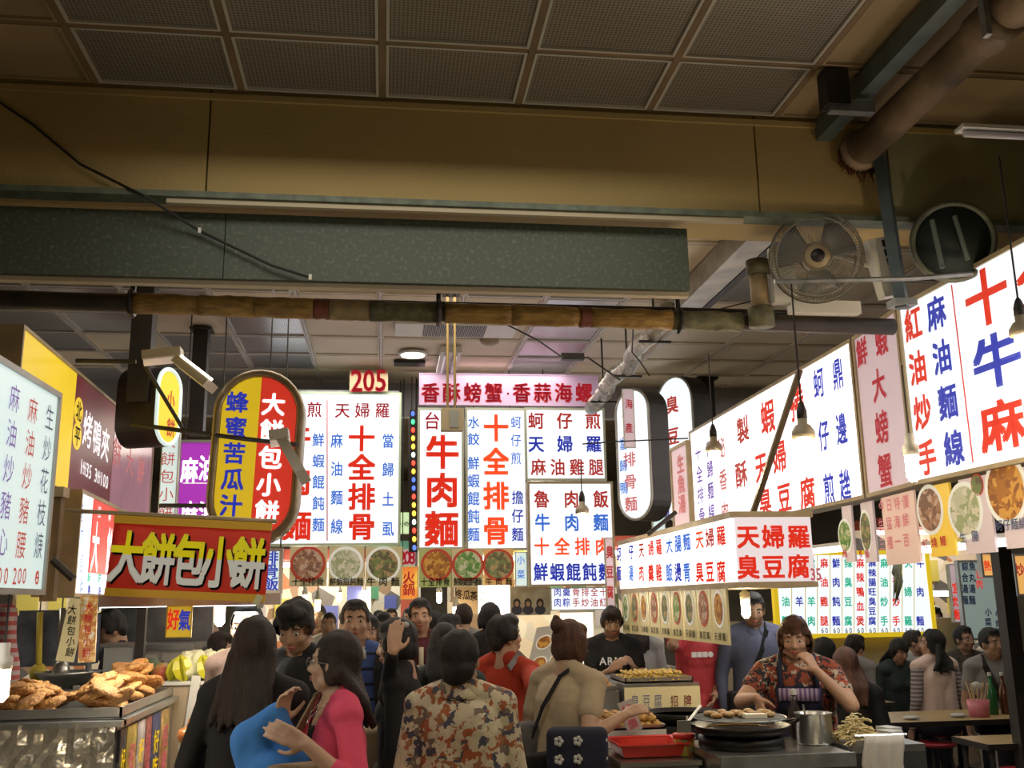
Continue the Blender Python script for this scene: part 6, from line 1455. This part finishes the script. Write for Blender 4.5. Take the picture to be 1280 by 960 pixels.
mb.span(c+V((-w1*.86, -d1*.86, .002)), c+V((w1*.86, d1*.86, .01))); redp = mat('red_plastic', (.55, .03, .02), .25); o = mb.build('tray_body', redp, t); b_ = o.modifiers.new('s', 'SOLIDIFY'); b_.thickness = .004
MB().tube([c+V((sx*w1*1.1, sy*d1*1.1, .058)) for sx, sy in ((-1, -1), (1, -1), (1, 1), (-1, 1))], .006, 6, closed=True).build('rolled_rim', redp, t)
def foodtray(label, x0, x1, y0, y1, z, mesh, nx, ny, nl, nm, lb, cat, grp, seed, rim=steel, hh=.05):
    t = thing('food_tray', label, 'tray', ((x0+x1)/2, (y0+y1)/2, z)); MB().span((x0, y0, z), (x1, y1, z+.008)).build('tray_base', rim, t)
    MB().span((x0, y0, z), (x1, y0+.008, z+hh)).span((x0, y1-.008, z), (x1, y1, z+hh)).span((x0, y0, z), (x0+.008, y1, z+hh)).span((x1-.008, y0, z), (x1, y1, z+hh)).build('tray_rim', rim, t)
    r = random.Random(seed); sp = []
    for l in range(nl):
        for i in range(nx-l):
            for j in range(ny-l): sp.append(((x0+.035+(x1-x0-.07)*(i+.5*l)/max(nx-1, 1)+r.uniform(-.004, .004), y0+.035+(y1-y0-.07)*(j+.5*l)/max(ny-1, 1)+r.uniform(-.004, .004), z+hh*.6+l*.032), (r.uniform(-.15, .15), r.uniform(-.15, .15), r.uniform(-.3, .3))))
    scatter(nm, lb, cat, grp, [mesh], sp)
def boxlump(name, d, m):
    b = bmesh.new(); bmesh.ops.create_cube(b, size=1); bmesh.ops.scale(b, vec=d, verts=b.verts); bmesh.ops.bevel(b, geom=b.edges[:]+b.verts[:], offset=min(d)*.22, segments=2, affect='EDGES')
    me = bpy.data.meshes.new(name); b.to_mesh(me); b.free(); me.materials.append(m); me.polygons.foreach_set('use_smooth', [True]*len(me.polygons)); return me
tofu = boxlump('fried_tofu', (.048, .052, .04), mat('fried_tofu_skin', (.5, .30, .07), .55, col2=(.38, .18, .03), vscale=18, bump=.4))
MB_ = thing('white_serving_box', 'white plastic box under the tray of fried tofu blocks', 'box', (1.17, 5.0, .95)); MB().span((1.08, 4.93, .952), (1.38, 5.27, 1.03)).build('box_body', whitep, MB_)
foodtray('shallow tray of fried tofu blocks on the white box', 1.08, 1.38, 4.93, 5.27, 1.032, tofu, 6, 6, 2, 'fried_tofu', 'golden fried tofu block piled on the white box', 'fried tofu', 'fried tofu blocks on the white box', 1, hh=.02)
ball = lump_mesh('fish_ball', (.022, .022, .02), mat('orange_fried_ball', (.45, .18, .03), .5, var=.3, vscale=30, bump=.5), 2, .1, 10, 7); fries = boxlump('fried_strip', (.016, .07, .014), mat('yellow_fried_strip', (.62, .42, .08), .5, var=.2))
t = thing('raised_display_shelf', 'raised display shelf with a lettered front panel behind the fried tofu', 'shelf', (1.55, 6.2, .95))
MB().span((1.06, 6.0, .952), (1.40, 6.75, 1.12)).build('shelf_left', steel, t); fr = Frame((1.42, 5.95, .98), (1, 0, 0), .46, .16)
MB().span((1.42, 5.95, .3), (1.88, 6.75, 1.16)).build('shelf_right', steel, t); MB().span((1.42, 5.938, .93), (1.88, 5.95, 1.14)).build('lettered_panel', m_cream, t); lettering(Frame((1.42, 5.938, .93), (1, 0, 0), .46, .2), [run('臭豆腐', (.06, .13), (.2, .13), .05, .09, 'slate', .0), run('招牌', (.30, .13), (.38, .13), .05, .07, 'dullred', .01), run('香酥可口', (.08, .05), (.28, .05), .04, .05, 'dullred', .0)], t, .003, 'uv')
foodtray('tray of small orange fried balls at the left of the display shelf', 1.07, 1.39, 6.02, 6.35, 1.122, ball, 8, 6, 2, 'fried_ball', 'small orange fried ball heaped on the left display tray', 'fried ball', 'fried balls on the left display tray', 3, hh=.025)
foodtray('tray of yellow fried strips at the right of the display shelf', 1.44, 1.86, 6.0, 6.4, 1.162, fries, 12, 4, 2, 'fried_strip', 'yellow fried strip on the right display tray', 'fried strip', 'fried strips on the right display tray', 4, hh=.03)
p = P(800, 912, 4.9); t = thing('price_tag_card', 'white price card with red marks tilted over the fried tofu', 'card', (1.30, 4.9, 1.04)); frt = Frame(P(786, 918, 4.88), V((.85, 0, .3)), .075, .15, V((-.3, 0, .85))) ; R = Matrix((frt.U, frt.N, frt.W)).transposed()
MB().box(frt.pt(.037, .075, -.003), (.075, .005, .15), R).build('card', whitec, t); lettering(frt, [run('特價', (.037, .11), (.037, .04), .05, .05, 'dullred', .0)], t, .004, 'uv')
p = V((1.375, 4.62, .953)); t = thing('condiment_cup', 'red topped printed tub with a spoon beside the wok', 'cup', p)
MB().lathe([(0, 0), (.042, 0), (.05, .09), (.045, .09), (.04, .01), (0, .01)], p, None, 20).build('tub', ramp_mat('tub_print', 'noise', 30, [(0, (.45, .4, .05)), (.5, (.5, .1, .05)), (.6, (.15, .3, .08))], .4), t, True); MB().lathe([(.048, .075), (.052, .075), (.052, .095), (.044, .095)], p, None, 20).build('red_rim', redp, t, True); MB().tube([p+V((0, 0, .03)), p+V((.02, 0, .17))], .005, 5).build('spoon', whitep, t)
# hot plate with oily glint behind the wok
p = P(850, 893, 5.6); t = thing('round_griddle', 'flat round griddle pan behind the wok, left of the cook', 'griddle', (1.78, 5.6, 1.0)); MB().span((1.45, 5.35, .05), (1.86, 5.8, .98)).build('stand_body', darkmetal, t); MB().lathe([(0, .0), (.19, 0), (.21, .04), (.22, .04), (.2, -.01), (0, -.012)], (1.66, 5.58, 1.0), None, 28).build('pan', iron, t, True); MB().lathe([(0, .018), (.195, .018)], (1.66, 5.58, 1.0), None, 24).build('stew', mat('brown_stew', (.3, .12, .03), .2, var=.3), t)
p = P(700, 830, 5.5)
# plates menu board leaning in the aisle
fr = Frame(P(656, 846, 6.1), V((.93, -.25, .12)), .24, .30, V((.28, .15, .93)))
pictures('dish_photo_board', 'tilted white board with four round dish photos between the two women', fr, whitep, [((.07, .07), None, (.05, .045), rim_w, fd4), ((.18, .08), None, (.05, .045), rim_w, fd3), ((.07, .2), None, (.05, .045), rim_w, fd4), ((.18, .21), None, (.05, .045), rim_r, fd1)], None)
t = thing('bright_column_lamp', 'tall glowing white column behind the hair bun', 'lamp', (P(722, 780, 8.0).x, 8.0, 1.2)); a, b = P(703, 766, 8), P(742, 800, 8)
MB().span((a.x, 8.0, b.z-.3), (b.x, 8.1, a.z)).build('lit_panel', mat('warm_lit_panel', (1, .9, .7), .4, 0, (1, .88, .65), 1.5), t); MB().span((a.x-.02, 7.99, a.z), (b.x+.02, 8.12, a.z+.02)).span((a.x-.02, 7.99, 0), (b.x+.02, 8.12, b.z-.3)).build('casing', whitep, t)
# dining tables
tabm = mat('yellow_laminate', (.38, .27, .12), .35, var=.15)
def table(x0, x1, y0, y1, label, z=.76):
    t = thing('dining_table', label, 'table', ((x0+x1)/2, (y0+y1)/2, 0)); MB().span((x0, y0, z-.03), (x1, y1, z)).build('tabletop', tabm, t); MB().span((x0-.006, y0-.006, z-.035), (x1+.006, y0, z+.002)).span((x0-.006, y0, z-.035), (x0, y1, z+.002)).build('edge_band', darkmetal, t)
    for x in (x0+.05, x1-.05):
        for y in (y0+.05, y1-.05): MB().cone((x, y, 0), (x, y, z-.03), .016, n=8).build('leg', darkmetal, t)
table(3.62, 4.95, 7.0, 7.65, 'long yellow topped dining table behind the towel at right'); table(3.72, 4.9, 6.0, 6.4, 'near yellow topped dining table at the bottom right corner', .74); table(3.75, 4.35, 8.3, 8.7, 'small yellow topped table in front of the girl in dark green')
def stool(x, y, label, h_=.45):
    t = thing('round_stool', label, 'stool', (x, y, 0)); MB().lathe([(0, h_-.03), (.15, h_-.03), (.16, h_-.01), (.15, h_), (0, h_)], (x, y, 0), None, 20).build('seat', mat('red_stool_seat', (.4, .03, .04), .35), t, True)
    for k in range(4): a = math.pi/4+k*math.pi/2; MB().cone((x+.1*math.cos(a), y+.1*math.sin(a), h_-.03), (x+.15*math.cos(a), y+.15*math.sin(a), 0), .012, n=6).build('leg', darkmetal, t)
stool(3.95, 6.78, 'red stool tucked in front of the long yellow table, left one'); stool(4.45, 6.8, 'red stool in front of the long yellow table, right one'); stool(4.2, 5.7, 'red stool beside the near yellow table at bottom right')
for x, y, lb in ((2.98, 6.3, 'red stool under the auburn haired diner'), (4.56, 8.1, 'red stool under the woman in the cream vest')): stool(x, y, lb, .46)
p = V((4.42, 7.2, .76)); t = thing('utensil_cup', 'pink cup packed with wooden chopsticks and spoons on the long table', 'cup', p)
MB().lathe([(0, 0), (.07, 0), (.08, .12), (.074, .12), (.065, .01), (0, .01)], p, None, 20).build('cup_body', mat('pink_plastic', (.6, .18, .22), .35), t, True); mb = MB(); rr_ = random.Random(2)
for k in range(12): a = rr_.uniform(0, 6.28); mb.tube([p+V((.03*math.cos(a), .03*math.sin(a), .02)), p+V((.085*math.cos(a), .085*math.sin(a), .24))], .005, 5)
o = mb.build('chopsticks', mat('pale_wood', (.55, .4, .22), .6), t); o['kind'] = 'stuff'; MB().ell(p+V((.0, 0, .2)), (.05, .03, .05), None, 12, 8).build('tissue_bundle', whitec, t, True)
for x, m_, lb in ((4.60, (.02, .15, .05), 'green glass bottle right of the utensil cup'), (4.70, (.1, .03, .01), 'brown sauce bottle right of the green bottle')):
    t = thing('sauce_bottle', lb, 'bottle', (x, 7.3, .76)); MB().lathe([(0, 0), (.034, 0), (.036, .01), (.036, .17), (.013, .23), (.013, .28)], (x, 7.3, .76), None, 16).build('glass', mat('bottle_'+lb[:5].strip(), m_, .15), t, True); MB().cone((x, 7.3, 1.04), (x, 7.3, 1.065), .016, n=10).build('cap', whitep if 'green' in lb else redp, t)
for x, y, lb in ((3.85, 7.15, 'crumpled white tissue at the left end of the long table'), (4.25, 7.2, 'white paper dish left of the utensil cup')): tag(MB().ell((x, y, .775), (.06, .05, .014), None, 12, 6, 0, .1, random.Random(3)).build('tissue', whitec, None, True), lb, 'tissue')
# half-height partition behind the diners
struct(MB().span((3.2, 9.75, 0), (5.95, 9.85, 1.42)).build('wall_partition', mat('cream_partition', (.5, .42, .28), .6)))
# tall utensil bundle hanging in front of yellow framed menu
p = P(1122, 720, 8.9); t = thing('hanging_string_bundle', 'greenish bundle hanging in front of the yellow framed menu', 'bundle', p)
mb = MB(); rr_ = random.Random(6)
for k in range(14):
    a0 = P(1121+rr_.uniform(-5, 6), 705, 8.9); b0 = P(1121+rr_.uniform(-4, 3), rr_.uniform(722, 756), 8.9); mb.tube([a0, a0.lerp(b0, .5)+V((rr_.uniform(-.02, .02), rr_.uniform(-.03, .03), 0)), b0], [.012, .016, .004], 5)
o = mb.build('leaves', mat('grey_green_leaves', (.3, .32, .22), .8, var=.4), t, True); o['kind'] = 'stuff'; MB().cone(P(1121, 703, 8.9), (P(1121, 703, 8.9).x, 8.9, CZ), .004, n=5).build('cord', darkmetal, t)

# ------------------------------------------------------------------ far stalls down the aisle
def far_stall(x0, x1, Y, zl, zh, label, panel, es=2.0, awn=(.5, .1, .06)):
    t = thing('far_stall', label, 'stall', ((x0+x1)/2, Y, 0))
    MB().span((x0, Y, 0), (x1, Y+.5, .95)).build('counter', whitebox, t)
    MB().span((x0, Y+.5, .95), (x1, Y+.55, zh)).build('back_panel', panel, t)
    MB().span((x0-.03, Y-.1, zh), (x1+.03, Y+.55, zh+.12)).build('canopy', mat('canopy_%d' % int(abs(x0*10)), awn, .6), t)
    MB().cone((x0+.1, Y+.1, zh-.05), (x1-.1, Y+.1, zh-.05), .03, n=8).build('tube_light', glowcool, t)
    r = random.Random(int(Y*7+x0*3)); cols_ = [(.5, .1, .05), (.6, .5, .1), (.1, .3, .15), (.55, .5, .45), (.1, .12, .35)]
    for k in range(int((x1-x0)/.28)):
        w_ = r.uniform(.14, .24); c_ = cols_[r.randrange(5)]
        MB().box((x0+.15+k*.28, Y+.47, r.uniform(1.45, zh-.35)), (w_, .03, r.uniform(.2, .4))).build('notice', mat('notice_%d' % cols_.index(c_), c_, .5, 0, c_, .3), t)
    lamp('POINT', ((x0+x1)/2, Y-.2, zh-.2), 12*es, (1, .93, .8), .15)
wm = ramp_mat('busy_stall_wall', 'voronoi', 5, [(0, (.75, .62, .42)), (.3, (.35, .22, .12)), (.45, (.8, .72, .55)), (.62, (.5, .2, .08)), (.72, (.65, .58, .45)), (.88, (.15, .14, .12))], .6, es=.22)
far_stall(-1.6, -.15, 11.6, 1.3, 2.15, 'brightly lit far stall seen left of the central gap', wm)
far_stall(.75, 2.6, 11.4, 1.3, 2.2, 'brightly lit far stall seen right of the central gap', wm, awn=(.55, .4, .1))
far_stall(-.6, .6, 16.0, 1.3, 2.5, 'farthest lit stall closing the aisle', wm, 1.5, (.1, .3, .2))
far_stall(-3.6, -2.0, 9.9, 1.3, 2.3, 'lit far stall behind the purple sign', wm, 1.0)
far_stall(2.0, 3.1, 10.5, 1.3, 2.2, 'lit far stall behind the oval signs', wm, .8)
far_stall(6.2, 8.2, 12.0, 1.3, 2.5, 'lit far stall at the extreme right behind the diners', wm, 1.0)
for i, (px, py, Y) in enumerate(((397, 755, 9.8), (381, 748, 10.5), (549, 745, 10.2), (590, 748, 9.7), (570, 764, 8.9), (424, 745, 11.5), (455, 742, 12))):
    bulb(px, py, Y, 'far glowing bulb %s' % ['left of the striped polo man, lower one', 'left of the striped polo man, upper one', 'above the walkers right of the flame sign', 'beside the handwritten sheet', 'lowest over the walkers at centre', 'above the far brown top walker', 'smallest near the vanishing point of the aisle'][i], None, 'cfl', 3, .06)
"""steam"""

def hang(o_name, pts, zt=None):
    o = bpy.data.objects.get(o_name)
    mb = MB()
    for p in pts: mb.cone(p, (p[0], p[1], zt or CZ), .005, n=5)
    h = mb.build('hanger', darkmetal, o)
for o in [q for q in C.objects if not (q.name.startswith('small_menu') and q.location.y > 8) and q.name.split('.')[0] in ('led_string_sign', 'stall_number_sign', 'flame_sign', 'handwritten_sign', 'group_photo_poster', 'green_notice_sign', 'small_menu_lightbox', 'purple_lightbox')]:
    ks = [k for k in o.children if k.name.split('.')[0] in ('housing', 'card', 'backing')]
    if not ks: continue
    vs = [o.location+v.co for v in ks[0].data.vertices]; x0 = min(v.x for v in vs); x1 = max(v.x for v in vs); y1 = max(v.y for v in vs); z1 = max(v.z for v in vs)
    hang(o.name, [(x0+.02, y1, z1-.02), (x1-.02, y1, z1-.02)])

for g_ in [o for o in C.objects if o.name.startswith('glyph')]: bpy.data.objects.remove(g_)
